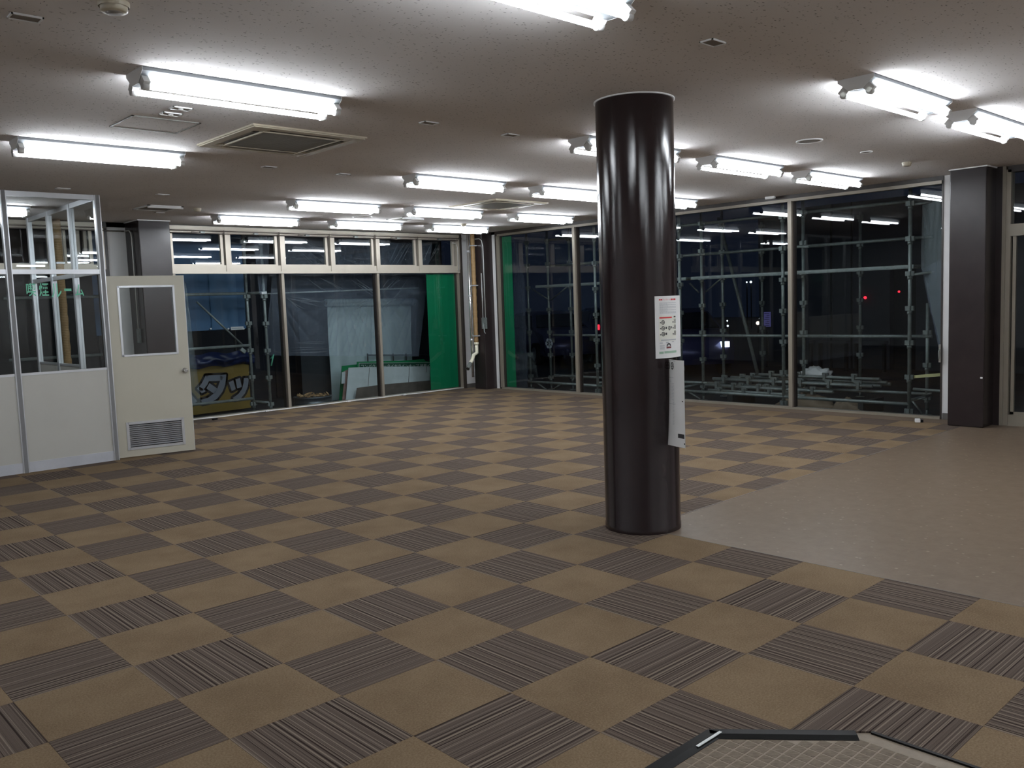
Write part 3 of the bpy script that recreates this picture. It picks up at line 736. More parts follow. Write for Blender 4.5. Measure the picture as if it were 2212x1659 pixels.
def conduit(label, paths, r_=.009, box=None, mat='wire', crank=None, loc=None):
    t = thing('conduit', label, 'conduit', loc or paths[0][0], 'thin grey conduits of the window gear')
    for p in paths: MB().tube(p, r_, 8).build('rod', M[mat], t)
    if box:
        c, h_ = box; MB().obox(c, (1,0,0),(0,1,0),(0,0,1), *h_).build('gear_box', M['galv_dark'], t)
    if crank: MB().tube(crank, .009, 8).build('crank_handle', M['galv'], t)
    return t
yr = YL-.075
# rods along the head of window_2 (two parallel rods with operators)
x0_, x1_ = 3.82, 9.72
conduit('twin horizontal rods along the head of the sash windows right of the dark pillar', [[(x0_,yr,2.885),(9.60,yr,2.885)], [(x0_,yr,2.845),(9.5,yr,2.845)]], .0075, None, 'dark_wire')
conduit('twin horizontal rods along the head of the sash window behind the booth', [[(.2,yr,2.885),(3.05,yr,2.885)], [(.2,yr,2.845),(3.30,yr,2.845)]], .0075, None, 'dark_wire')
for i, x in enumerate((4.45, 5.33, 6.25, 7.2, 8.1, 9.05)):
    t = thing('sash_operator', 'small metal operator arm on the rods above sash %s from the dark pillar' % ('one','two','three','four','five','six')[i], 'window operator', (x, yr, 2.87), 'operators on the sash window rods')
    MB().box((x-.03,yr-.02,2.845),(x+.04,yr+.03,2.872)).build('bracket', M['galv'], t)
    if i % 2 == 0: MB().obox((x-.10,yr-.012,2.85),(1,0,-.12),(0,1,0),(.12,0,1),.07,.008,.011).build('arm', M['dark_wire'], t)
# conduits down the dark pillar behind the door
qa = P(282,500,X=3.328); za = 2.845
conduit('grey conduit curving down the dark pillar behind the open door, with gear box low down', [[(3.30,yr,za),(3.31,7.32,za-.005),(3.315,7.27,za-.04),(3.316,7.25,za-.12),(3.316,7.25,1.30)]], .009, ((3.318,7.245,1.34),(.02,.035,.10)))
conduit('second grey conduit on the far edge of the dark pillar behind the door', [[(3.80,7.30,2.85),(3.80,7.24,2.78),(3.80,7.24,1.40)]], .010, ((3.80,7.235,1.44),(.022,.03,.11)))
yc = 6.868
ca, cb = P(1045.5,700,Y=yc), P(1052.5,700,Y=yc)
fx_ = 9.578
u1, u2 = P(1046,700,X=fx_), P(1050,700,X=fx_)
conduit('grey conduits dropping to a gear box with crank handle on the corner pillar', [[(fx_-.01,7.36,2.845),(fx_-.008,u2.y+.10,2.845),(fx_-.008,u2.y+.03,2.80),(fx_-.008,u2.y,2.70),(fx_-.008,u2.y,1.32)], [(fx_-.008,u1.y+.02,2.2),(fx_-.008,u1.y+.02,1.32)]], .0085,
        ((fx_-.018,(u1.y+u2.y)/2,1.26),(.02,.055,.105)), 'wire', [(fx_-.03,u2.y,1.27),(fx_-.07,u2.y-.01,1.27),(fx_-.075,u2.y-.03,1.10),(fx_-.075,u2.y-.06,1.07)])
conduit('short curved conduit at the end of the sash windows beside the white wall strip', [[(9.36,yr,2.80),(9.45,yr,2.79),(9.49,yr,2.72),(9.49,yr,2.27)]], .0085)
cab = thing('cable', 'thin white cable clipped along the foot of the sash window wall', 'cable', (6.7, YL-.06, 0))
MB().tube([(3.9+.35*k, YL-.055+.012*math.sin(k*1.7), .012+.004*math.sin(k*2.3)) for k in range(17)], .008, 8).build('sheath', M['cord'], cab)
for x in (5.35, 6.9, 8.1): MB().box((x-.03,YL-.075,.004),(x+.03,YL-.035,.028)).build('clip', M['trim_white'], cab)
def small(name, label, cat, c, parts):
    t = thing(name, label, cat, c)
    for nm, h_, off, mat in parts:
        o = MB().obox(Vector(c)+Vector(off), (1,.5,0),(-.5,1,0),(0,0,1), *h_).build(nm, M[mat], t)
        md = o.modifiers.new('bevel','BEVEL'); md.width = min(h_)*.3; md.segments = 2
c = P(1982,912,Z=0); small('door_stopper', 'small white and black floor stopper lying before the tall glazing', 'door stopper', (c.x,c.y,0), [('body',(.035,.03,.022),(0,0,.022),'trim_white'),('base',(.04,.02,.016),(.035,-.03,.016),'trim_black')])
c = P(464,907,Z=0); small('door_stopper', 'small black floor stopper lying by the foot of the sash windows', 'door stopper', (c.x,c.y,0), [('body',(.045,.02,.012),(0,0,.012),'trim_black')])
c = P(2031,765,X=XR-.035); t = thing('window_latch', 'small brass latch on the dark jamb beside the white wall strip', 'latch', (c.x,c.y,c.z))
MB().box((c.x-.02,c.y-.012,c.z-.10),(c.x,c.y+.012,c.z+.12)).build('plate', M['ivory_dark'], t); MB().tube([(c.x-.02,c.y,c.z+.06),(c.x-.05,c.y,c.z+.03),(c.x-.05,c.y,c.z-.06)], .007, 8).build('lever', M['galv'], t)

# ================================================================== NOTICES ON THE COLUMN
def zat(pt, y):
    lo, hi = -1, 4
    for _ in range(50):
        mid = (lo+hi)/2
        if proj((pt[0], pt[1], mid))[1] > y: lo = mid
        else: hi = mid
    return lo
def phi_at(px, z=1.2, r_=CR):
    best = None
    f0 = math.atan2(CAM.y-CY, CAM.x-CX)
    for k in range(-900, 900):
        f_ = f0 + k*.0017; a = proj((CX+r_*math.cos(f_), CY+r_*math.sin(f_), z))[0]
        if best is None or abs(a-px) < best[0]: best = (abs(a-px), f_)
    return best[1]
f1 = phi_at(1416); sgn = 1 if phi_at(1440) > f1 else -1
p0 = (CX+CR*math.cos(f1), CY+CR*math.sin(f1)); zt, zb = zat(p0, 640), zat(p0, 775)
W1_ = .297; 
def S1(u, v, off=0.):
    r_ = CR+.004+.016*u*u+off; f_ = f1+sgn*u*W1_/CR*.93
    return Vector((CX+r_*math.cos(f_), CY+r_*math.sin(f_), zb+(zt-zb)*v))
po = thing('notice', 'white printed notice with red heading and wheel pictures wrapped on the round column', 'poster', S1(0,.5), 'paper notices taped to the column')
b = MB(); b.grid(S1, 16, 4); b.grid(lambda u, v: S1(u, v, -.0012), 16, 4); b.build('sheet', M['paper'], po)
def patch(b, u0, u1, v0, v1, off=.0009, S=S1, n=6): b.grid(lambda a, c: S(u0+(u1-u0)*a, v0+(v1-v0)*c, off), n, 1)
# the visible part of the sheet runs from u=0 to about .7
def U(x): return (x-325)/(800-325)*.70        # crop pixels (1290 x 1659 view of the notice) to u
def V(y): return 1-(y-180)/(1425-180)
b = MB(); put_text(b, 'アルミホイール', lambda u, v: S1(U(470)+(U(645)-U(470))*u, V(268)+(V(236)-V(268))*v, .0009)); patch(b, U(405), U(432), V(268), V(240)); patch(b, U(438), U(464), V(268), V(240))
patch(b, U(655), U(690), V(268), V(238)); patch(b, U(697), U(726), V(268), V(238)); patch(b, U(733), U(790), V(268), V(238)); b.build('heading', M['red_ink'], po)
b = MB()
rnd = random.Random(3)
for k in range(11):
    y = 318+k*20.5; x = 412
    while x < (800 if k not in (1,3,6,8) else 560):
        l_ = rnd.uniform(12, 40); patch(b, U(x), U(min(x+l_, 800)), V(y+5), V(y-4), n=2); x += l_+5
tag(b.build('fine_print', M['grey_ink'], po), kind='stuff')
b = MB(); patch(b, U(395), U(790), V(1030), V(575), .0007); patch(b, U(395), U(790), V(1085), V(1035), .0007); b.build('table_panel', M['cream_paper'], po)
b = MB(); patch(b, U(405), U(675), V(628), V(598), .0011); b.build('red_bar', M['red_ink'], po)
def wheel(b, cx_, cy_, rx, ry, S=S1, sp=5, UU=U, VV=V, wd=.30):
    n = 20; k = len(b.v)
    for i in range(n):
        q_ = 2*PI*i/n
        for f_ in (1, 1-wd): b.v.append(tuple(S(UU(cx_+rx*f_*math.cos(q_)), VV(cy_+ry*f_*math.sin(q_)), .0013)))
    for i in range(n):
        j = (i+1) % n; b.face((k+2*i, k+2*i+1, k+2*j+1, k+2*j))
    for i in range(sp):
        q_ = 2*PI*i/sp+.3; d1_, d2_ = (math.cos(q_), math.sin(q_)), (-math.sin(q_), math.cos(q_)); k = len(b.v)
        for a_, c_ in ((0,-.10),(.75,-.10),(.75,.10),(0,.10)): b.v.append(tuple(S(UU(cx_+rx*(d1_[0]*a_+d2_[0]*c_)), VV(cy_+ry*(d1_[1]*a_+d2_[1]*c_)), .0013)))
        b.face((k,k+1,k+2,k+3))
for cx_, cy_, rx in ((474,705,34),(474,825,34),(608,825,28),(474,940,34)):
    b = MB(); wheel(b, cx_, cy_, rx, 44); b.build('wheel_picture', M['ink'], po)
b = MB()
for x, y, rx, ry in ((537,820,14,22),(655,812,11,22),(537,938,16,22)):
    patch(b, U(x-rx), U(x+rx), V(y+ry), V(y-ry), .0011, n=2)
for y in (700,820,940):
    patch(b, U(415), U(434), V(y+22), V(y-2), .0011, n=2); patch(b, U(690), U(715), V(y+22), V(y-6), .0011, n=2)
for y in (600,): patch(b, U(725), U(780), V(y+14), V(y-10), .0011, n=2)
b.build('print_mark', M['ink'], po)
for y in (685,805,925):
    for x in (740,772):
        b = MB(); wheel(b, x, y-18, 12, 22, sp=0, wd=.45); wheel(b, x, y+26, 12, 22, sp=0, wd=.45); b.build('tyre_picture', M['ink'], po)
b = MB(); patch(b, U(430), U(780), V(1075), V(1050), .0011)
for x0, y in ((400,1118),(530,1112),(662,1106)): patch(b, U(x0), U(x0+60), V(y+8), V(y-8), .0011, n=2)
for k in range(5): patch(b, U(405), U(500), V(1164+k*20), V(1156+k*20), .0011, n=2)
b.build('small_print', M['grey_ink'], po)
b = MB(); k0 = len(b.v); n = 14
for i in range(n+1):
    q_ = PI*i/n
    for f_ in (1, .55): b.v.append(tuple(S1(U(590-50*f_*math.cos(q_)), V(1190-65*f_*math.sin(q_)), .0011)))
for i in range(n): b.face((k0+2*i, k0+2*i+1, k0+2*i+3, k0+2*i+2))
b.build('tyre_arch', M['ink'], po)
b = MB(); patch(b, U(537), U(642), V(1232), V(1196), .0011); b.build('maroon_block', M['maroon_ink'], po)
b = MB(); patch(b, U(390), U(475), V(1335), V(1290), .0011, n=3); patch(b, U(490), U(790), V(1330), V(1285), .0011); b.build('green_line', M['green_ink'], po)
# lower notice, its free side standing off the column
f2 = phi_at(1445, 1.0); q0 = Vector((CX+(CR+.003)*math.cos(f2), CY+(CR+.003)*math.sin(f2), 0))
z2t, z2b = zat(q0, 776), zat(q0, 960)
W2 = .297; bestd = None
for k in range(400):
    an = -PI+2*PI*k/400; e_ = q0+Vector((math.cos(an), math.sin(an), 0))*W2
    if math.hypot(e_.x-CX, e_.y-CY) < CR+.03: continue
    mid_ok = all(math.hypot((q0.x+(e_.x-q0.x)*t_)-CX, (q0.y+(e_.y-q0.y)*t_)-CY) > CR+.0015 for t_ in (.1,.2,.3,.5,.7))
    er = abs(proj((e_.x, e_.y, 1.2))[0]-1478)
    if mid_ok and (bestd is None or er < bestd[0]): bestd = (er, an)
dv = Vector((math.cos(bestd[1]), math.sin(bestd[1]), 0)); nv = Vector((dv.y,-dv.x,0))
if nv.dot(CAM-q0) < 0: nv = -nv
def S2(u, v, off=0.):
    curl = .02*(1-v)**3*(1-u)**2
    return q0+dv*(u*W2)+nv*(off+.012*math.sin(u*PI)*.6+curl)+Vector((0,0,z2b+(z2t-z2b)*v + .02*u*(1 if v < .5 else .4) - .0*u))
p2 = thing('notice', 'long white notice with two wheel pictures, lower on the column and jutting past its side', 'poster', S2(0,.5), 'paper notices taped to the column')
for v0, v1 in ((.49,1),(0,.492)):
    b = MB(); b.grid(lambda u, v: S2(u, v0+(v1-v0)*v, .0), 10, 6); b.grid(lambda u, v: S2(u, v0+(v1-v0)*v, -.0012), 10, 6); b.build('sheet', M['paper'], p2)
U2 = lambda x: (x-345)/(600-345); V2 = lambda y: 1-(y-90)/(1480-90)
for x, rx in ((345,20),(413,30)):
    b = MB(); wheel(b, x+8, 188, rx, 60, S=S2, sp=5, UU=U2, VV=V2, wd=.28); b.build('wheel_picture', M['ink'], p2)
b = MB()
patch(b, U2(505), U2(590), V2(1335), V2(1268), .0012, S2, 2)
for x, y in ((574,728),(592,1415)): patch(b, U2(x-8), U2(x+8), V2(y+10), V2(y-10), .0012, S2, 2)
b.build('print_mark', M['ink'], p2)
b = MB()
for y, x1 in ((108,480),(378,440),(440,400),(806,470)): patch(b, U2(355), U2(x1), V2(y+3), V2(y-3), .0012, S2, 3)
for k in range(30): patch(b, U2(400 if k < 12 else 420), U2(450), V2(470+k*23+3), V2(470+k*23-2), .0012, S2, 2)
tag(b.build('fine_print', M['grey_ink'], p2), kind='stuff')

# ================================================================== OUTSIDE
ZG = -.13
g = MB().box((-6,7.75,ZG-.2),(60,60,ZG)).box((10.0,-30,ZG-.2),(60,7.75,ZG)).build('ground', M['asphalt']); g['kind'] = 'structure'
kb = MB().box((-4.4,7.62,-.16),(9.9,7.80,-.03)).box((9.9,-6,-.16),(10.06,7.80,-.03)).build('trim_1', M['concrete']); kb['kind'] = 'structure'
rl = MB().box((-4.4,7.78,H+.02),(10.0,8.0,H+.6)).box((10.02,-7,H+.02),(10.2,8.0,H+.6)).build('trim_2', M['navy']); rl['kind'] = 'structure'

coup = MB()
coup.box((-.055,-.02,-.03),(.055,.02,.03)).box((-.02,-.055,-.03),(.02,.055,.03)).cyl((0,0,-.075),(0,0,-.03),.033,10)
CM = coup.mesh('coupler', M['galv_dark'])
R_ = .0243
def s_post(root, x, y, z0, z1, zc, mat='galv', top=9):
    p = MB().cyl((x,y,z0),(x,y,z1),R_,12).build('post', M[mat], root)
    MB().cyl((x,y,ZG),(x,y,ZG+.012),.07,12).cyl((x,y,ZG),(x,y,z0+.02),.017,8).build('base_jack', M['galv_dark'], p)
    z = zc
    while z < min(z1, top):
        if z > z0+.02: link('coupler', CM, p, Vector((x,y,z))-world_loc(p))
        z += .45
def s_rail(root, a, b_, r_=R_, mat='galv', name='rail'): return MB().cyl(a, b_, r_, 10).build(name, M[mat], root)
# --- scaffold in front of the sash windows
sl = thing('scaffold', 'galvanised pipe scaffold outside the sash windows, before the blue sheet', 'scaffold', (5.2, 8.0, ZG), 'pipe scaffolds outside the glass')
ax, bx = P(540,750,Y=8.13).x, P(577,750,Y=7.85).x
s_post(sl, ax, 8.13, -.05, 3.2, P(548,814,Y=8.13).z-.45*2); s_post(sl, bx, 7.85, -.05, 3.2, P(583,815,Y=7.85).z-.45*2)
for px in (-150, 330): s_post(sl, P(px,750,Y=8.13).x, 8.13, -.05, 3.2, .08)
xl = P(330,750,Y=8.13).x
s_rail(sl, (xl-2,8.13,1.935),(ax+.02,8.13,1.935)); s_rail(sl, (ax,8.13,1.935),(bx+.05,7.85,1.94)); s_rail(sl, (xl-2,8.13,1.07),(ax,8.13,1.07)); s_rail(sl, (xl-2,8.13,.175),(ax,8.13,.175)); s_rail(sl, (ax,8.13,.12),(bx,7.85,.10))
s_rail(sl, P(425,652,Y=8.17), P(527,748,Y=8.17), .016, 'galv_dark', 'brace')
MB().obox(P(524,757,Y=8.15),(1,0,-.8),(0,1,0),(.8,0,1),.05,.03,.03).build('brace_clamp', M['galv_dark'], sl)
MB().obox(P(569,633,Y=7.82),(1,0,0),(0,1,0),(0,0,1),.045,.03,.02).build('pole_cap', M['trim_white'], sl)
b = MB(); b.tube([P(585,775,Y=7.80),P(591,765,Y=7.79),P(586,790,Y=7.8)], .012, 6); b.build('green_cord', M['green_letter'], sl)
# --- scaffold in front of the tall glazing
sr = thing('scaffold', 'galvanised pipe scaffold standing outside the tall glazing', 'scaffold', (10.7, 2.5, ZG), 'pipe scaffolds outside the glass')
XF, XK = 10.27, 11.0
fy = [P(px,700,X=XF).y for px in (1965,1692,1470,1288)]
ky = [P(px,740,X=XK).y for px in (2003.5,1736,1518)]
for y in fy: s_post(sr, XF, y, -.05, 3.15, .02)
for i, y in enumerate(ky): s_post(sr, XK, y, -.05, (1.42 if i == 0 else 3.1), .12)
far = [(P(1143,700,X=11.1), 'galv'), (P(1187,700,X=11.1), 'galv'), (P(1234,700,X=11.3), 'galv'), (P(1562,700,X=11.7), 'galv'), (P(1647,700,X=12.7), 'galv_dark'), (P(1858,700,X=12.7), 'galv_dark')]
for p_, m_ in far: s_post(sr, p_.x, p_.y, -.05, 3.1 if m_ == 'galv' else 2.9, .12, m_)
segs = [-.77] + [fy[1], fy[2], fy[3], 6.45]
for a, c in zip(segs[:-1], segs[1:]):
    s_rail(sr, (XK,a,.965),(XK,c,.965)); s_rail(sr, (XK,a,2.315),(XK,c,2.315), R_, 'galv_dark'); s_rail(sr, (XK,a,2.82),(XK,c,2.82), R_, 'galv_dark'); s_rail(sr, (XF,a,.11),(XF,c,.11)); s_rail(sr, (XK,a,.17),(XK,c,.17))
for y, ym in zip(fy, (fy[0], ky[1], ky[2], fy[3]+.1)): s_rail(sr, (XF,y,.16),(XK,ym,.16), .02)
def plank(y0, y1, z):
    pk = MB().box((10.50,y0,z+.03),(10.74,y1,z+.06)).build('plank', M['galv'], sr)
    MB().box((10.50,y0,z+.012),(10.52,y1,z+.03)).box((10.72,y0,z+.012),(10.74,y1,z+.03)).build('plank_flange', M['galv_dark'], pk)
for a, c in zip(segs[:-1], segs[1:]): plank(a+.05, c-.05, 1.88)
s_rail(sr, P(1552,470,X=12.0), P(1650,860,X=12.0), .03, 'galv_dark', 'leaning_pipe')
for a, c in (((1150,625),(1187,648)),((1225,620),(1190,648)),((1490,612),(1510,632)),((1560,600),(1525,630))): s_rail(sr, P(*a,X=11.05), P(*c,X=11.05), .014, 'galv_dark', 'brace')
for a, c in (((1480,842),(1512,862)),((1156,824),(1185,845)),((1214,828),(1190,845)),((1968,862),(1992,893)),((1965,868),(2000,858))): s_rail(sr, P(*a,X=10.5), P(*c,X=10.5), .014, 'galv_dark', 'brace')
s_rail(sr, P(1718,533,X=XF), P(1747,533,X=XF), .018, 'galv', 'stub_rail')
for y in (fy[0],): s_rail(sr, (XF,y,1.80),(XF+.05,y-.28,1.83), .018, 'galv', 'stub_rail'); s_rail(sr, (XF,y,2.70),(XF+.05,y-.25,2.72), .018, 'galv', 'stub_rail')
yt = MB().obox((XF+.02,fy[0]-.28,.50),(0,1,-.12),(1,0,0),(0,.12,1),.29,.002,.02).build('tape_strip', M['yellow_tape'], sr)
s_rail(sr, (10.0+.4,fy[0]-.0,.30),(10.4,fy[0]-.6,.28), .02, 'galv', 'rail')
# --- stacked scaffold pipes
pipes = [((1540,815),(1903,842),10.95),((1541,824),(1885,846),10.85),((1579,811),(1924,834),11.15),((1525,832),(1746,846),10.75),((1601,813),(1916,840),11.06),((1560,829),(1800,848),10.68),((1640,822),(1900,838),11.0),((1530,836),(1740,850),10.62)]
pipe_label = 'galvanised scaffold pipe lying in the stack outside the tall glazing'
zs = [.26,.26,.27,.17,.30,.17,.35,.10]
for (a, c, X_), z in zip(pipes, zs):
    A, B = P(*a,X=X_), P(*c,X=X_); A.z = B.z = z
    t = thing('scaffold_pipe', {.35:'galvanised scaffold pipe lying on the very top of the stack outside the tall glazing', .30:'galvanised scaffold pipe in the upper layer of the stack, second from the top', .10:'galvanised scaffold pipe lying lowest at the front of the stack outside', .27:'galvanised scaffold pipe furthest back in the stack outside the tall glazing'}.get(z, pipe_label), 'pipe', (X_, (A.y+B.y)/2, z), 'stacked scaffold pipes outside the tall glazing')
    MB().cyl(A, B, R_, 10).build('tube', M['galv'], t)
    L_ = (B-A).length; d_ = (B-A).normalized(); k = .22
    while k < L_:
        c_ = A+d_*k; MB().obox(c_, d_, (1,0,0), (0,0,1), .02, .05, .05).obox(c_+Vector((.0,0,.045)), d_, (1,0,0), (0,0,1), .045, .018, .02).build('coupler', M['galv_dark'], t); k += .45
bl = MB().box((10.55,-.02,ZG),(11.2,.06,.07)).box((10.55,2.1,ZG),(11.2,2.2,.07)); t = thing('timber_bearer', 'dark timber bearers under the stacked scaffold pipes', 'timber', (10.87,1.2,ZG)); bl.build('block', M['rail_dark'], t)
def lump(name, label, cat, c, s3, mat, seed, nu=14, nv=22):
    rr = random.Random(seed); ph = [(rr.uniform(2,6), rr.uniform(0,6), rr.uniform(2,5), rr.uniform(0,6)) for _ in range(5)]
    def fn(u, v):
        th, f_ = u*PI/2, v*2*PI
        r_ = 1+sum(.09*math.sin(a_*f_+b_)*math.sin(c__*th*2+d__) for a_, b_, c__, d__ in ph for a_ in (round(a_),))
        return (c[0]+s3[0]*r_*math.sin(th)*math.cos(f_), c[1]+s3[1]*r_*math.sin(th)*math.sin(f_), c[2]+s3[2]*r_*math.cos(th))
    o = MB().grid(fn, nu, nv).build(name, M[mat]); return tag(o, label, cat)
c = P(1740,870,X=10.75); lump('paper_sack', 'crumpled brown paper sack under the stacked scaffold pipes', 'sack', (10.75,c.y,ZG), (.28,.45,.26), 'sack', 4)
c = P(1775,882,X=10.7); lump('paper_sack', 'second brown sack leaning right of the glazing mullion, on the ground', 'sack', (10.7,c.y-.42,ZG), (.2,.26,.2), 'sack', 9)
c = P(1762,812,X=11.2); lump('plastic_bag', 'white plastic bag lying on top of the stacked scaffold pipes', 'bag', (11.2,c.y,.31), (.16,.26,.16), 'bag', 5)
# --- clear film hung on the scaffolds
def film(name, label, corners, mat, nu=30, nv=30, amp=.03, ties=(), seed=1, group='clear plastic films hung outside'):
    a, b_, c_, d_ = (Vector(p) for p in corners)        # top-left, top-right, bottom-right, bottom-left
    nrm_ = (b_-a).cross(d_-a).normalized(); rr = random.Random(seed)
    ph = [(rr.uniform(1,4), rr.uniform(0,6), rr.uniform(3,16), rr.uniform(0,6)) for _ in range(6)]
    def fn(u, v):
        p = a.lerp(b_, u).lerp(d_.lerp(c_, u), v); h_ = 0
        for q1, q2, q3, q4 in ph: h_ += math.sin(q3*u*2+q4+q1*v)*math.cos(q1*v*2+q2)/16
        for tu, tv, k_ in ties:
            du_, dv_ = u-tu, (v-tv); rr_ = math.hypot(du_*1.6, dv_); an = math.atan2(dv_, du_*1.6)
            h_ += 3.2*((1-abs(math.sin(an*k_*.5+math.sin(an*7))))**3)*min(rr_*2.5, 1)*math.exp(-rr_*4.5)
        return p+nrm_*(amp*h_)
    return tag(MB().grid(fn, nu, nv).build(name, M[mat]), label, 'plastic film', group)
wide = film('plastic_film', 'wide wrinkled clear film hung over the pipe outside the sash windows', [P(598,505,Y=8.0),(9.35,8.0,3.1),P(905,770,Y=8.0),P(572,768,Y=8.0)], 'film', 170, 80, .06, ((0,.46,26),(.42,.45,34),(.62,.42,40),(.95,.40,22)), 3)
cr = MB(); rr = random.Random(21)
M['crease_glint'] = film_mat('film_crease_glint', .30, (.50,.55,.62))  # pale strips along the folds; the glints there are put into the colour
for x0, y0, x1, y1 in ((615,640,690,662),(618,642,660,668),(620,640,700,655),(655,596,712,632),(690,600,745,632),(760,605,815,640),(770,602,810,636),(775,612,820,642),(823,632,850,605),(826,622,845,602),(838,628,870,600),(858,640,880,605),(830,665,862,642),(824,660,850,645),(826,672,868,630),(760,662,800,645),(765,670,795,655),
    (620,512,680,572),(632,512,700,575),(650,516,706,560),(665,514,706,548),(838,572,862,520),(846,572,875,518),(856,572,885,520),(866,570,890,525),(745,560,780,572),(912,570,930,530),(925,570,950,525),(628,762,720,758),(630,752,700,750),(640,740,705,738),(625,600,625,640)):
    for k in range(2):
        j = [rr.uniform(-5,5) for _ in range(4)]
        a, c = P(x0+j[0]*k, y0+j[1]*k, Y=7.975), P(x1+j[2]*k, y1+j[3]*k, Y=7.975); d_ = (c-a).normalized(); n_ = Vector((-d_.z,0,d_.x)); w_ = rr.uniform(.004,.009)
        pts = [a.lerp(c,t)+n_*(.02*math.sin(t*PI)*j[0]/5) for t in (0,.2,.5,.8,1)]; i0 = len(cr.v)
        for q_, p_ in zip((.1,.8,1,.7,.1), pts): cr.v += [tuple(p_+n_*w_*q_), tuple(p_-n_*w_*q_+Vector((0,.006,0)))]
        for i in range(4): cr.face((i0+2*i,i0+2*i+1,i0+2*i+3,i0+2*i+2), True)
tag(cr.build('crease_glint', M['crease_glint'], wide), kind='stuff')
film('plastic_film', 'narrow clear film curtain at the free edge of the open booth door', [P(380,585,Y=7.95),P(402,612,Y=7.95),P(434,872,Y=7.95),P(380,872,Y=7.95)], 'film_dense', 24, 40, .05, ((.9,.2,18),), 5)
film('plastic_film', 'gathered strip of clear film tied around the second scaffold post', [P(546,505,Y=7.8),P(584,505,Y=7.8),P(575,634,Y=7.8),P(560,634,Y=7.8)], 'film', 20, 30, .04, ((.5,1.0,30),), 6)
film('plastic_film', 'clear film triangle pulled towards the white strip beside the entrance pillar', [P(1992,440,X=10.35),P(2034,430,X=10.2),P(2034,760,X=10.2),P(1990,580,X=10.4)], 'film_dense', 24, 40, .05, ((0,1,20),(0,0,14)), 7)
film('plastic_film', 'lower clear film tail by the entrance end of the glazing', [P(1990,580,X=10.4),P(2034,560,X=10.2),P(2034,800,X=10.2),P(2026,740,X=10.25)], 'film', 16, 30, .03, ((0,0,16),), 8)
film('plastic_film', 'clear film curtain beside the green strip at the corner', [P(1110,515,X=10.3),P(1132,600,X=10.3),P(1140,850,X=10.3),P(1112,850,X=10.3)], 'film', 20, 50, .06, ((.8,.35,18),(.8,.8,16)), 9)
wp = thing('film_pole', 'thin rod carrying the wide clear film outside the sash windows', 'rod', (7.2,8.0,1.94)); MB().cyl(P(560,635,Y=8.03),P(905,622,Y=8.03),.014,10).build('rod', M['galv'], wp)
# --- green panels fixed against the glass
a, c = P(921,597,Y=7.60), P(985,845,Y=7.60)
gp = thing('green_panel', 'wide green panel standing behind the last sash window pane', 'panel', ((a.x+9.52)/2,7.60,0)); MB().box((a.x,7.60,.03),(9.515,7.612,2.215)).build('board', M['green_panel'], gp)
gy = P(1110,700,X=XR+.05).y
gp = thing('green_panel', 'narrow green strip panel behind the corner end of the tall glazing', 'panel', (XR+.05,6.5,0)); MB().box((XR+.05,gy,.04),(XR+.062,6.665,2.86)).build('board', M['green_panel'], gp)
# --- blue sheet, yellow sign and tarpaulin
bs = thing('mesh_sheet', 'blue mesh sheet hanging behind the scaffold outside the sash windows', 'sheet', (5.0,9.0,ZG))
MB().cyl((3.4,9.2,ZG),(3.4,9.2,3.45),.02,10).cyl((5.70,9.2,ZG),(5.70,9.2,3.45),.02,10).cyl((3.3,9.16,3.42),(5.8,9.16,3.42),.02,10).cyl((3.4,9.2,3.40),(3.4,9.0,3.40),.012,8).cyl((5.7,9.2,3.40),(5.7,9.0,3.40),.012,8).build('carrier_frame', M['rail_dark'], bs)
xr_ = P(531,700,Y=9.0).x
MB().grid(lambda u, v: (3.3+(xr_-3.3)*u, 9.0+.015*math.sin(u*23)+.01*math.sin(u*9+v*3), 1.335+2.1*v), 40, 12).build('sheet', M['blue_sheet'], bs)
x0, x1 = P(456,680,Y=8.97).x, P(514,680,Y=8.97).x
MB().grid(lambda u, v: (x0+(x1-x0)*u, 8.972+.012*math.sin(u*9), 1.345+1.0*v), 12, 8).build('overlap_sheet', M['blue_light'], bs)
for px in (456, 494, 527):
    c = P(px,710,Y=8.95); t = MB().cyl((c.x,8.955,c.z),(c.x,8.975,c.z),.016,12).build('eyelet', M['trim_white'], bs)
a, c = P(499,713,Y=8.955), P(526,705,Y=8.955)
lb = MB().box((a.x,8.955,a.z),(c.x,8.96,c.z)).build('maker_label', M['paper'], bs)
MB().box((a.x+.02,8.953,(a.z+c.z)/2-.008),(c.x-.02,8.955,(a.z+c.z)/2+.006)).build('label_print', M['grey_ink'], lb)
YS = 9.05
K = lambda x, y, Y=YS: P(400+x/9.217, 770+y/9.217, Y=Y)
ysn = thing('signboard', 'yellow sign with outlined grey katakana, standing behind the scaffold pipes', 'sign', K(700,1150))
bd = [K(-900,330),K(0,240),K(330,195),K(1265,140),K(1310,1020),K(180,1165),K(-900,1290)]
MB().poly(bd, (0,.03,0)).build('board', M['yellow'], ysn)
strokes = {'ta': [[(408,378),(815,360),(806,480),(480,492)], [(408,378),(520,376),(440,560),(330,700),(235,640),(325,540)], [(700,400),(815,360),(795,560),(740,705),(640,835),(520,910),(345,950),(305,865),(450,822),(560,745),(640,640),(690,490)], [(480,530),(640,640),(580,745),(420,640)], [(290,600),(412,690),(330,735),(240,650)]],
 'tsu': [[(865,515),(955,475),(1005,650),(925,690)], [(1000,455),(1085,430),(1127,605),(1035,637)], [(1165,430),(1265,430),(1243,600),(1190,730),(1105,835),(985,872),(945,825),(1060,745),(1132,640),(1160,530)]],
 'su': [[(60,700),(140,775),(235,890),(165,955),(60,960)]]}
ob, lbk = MB(), MB()
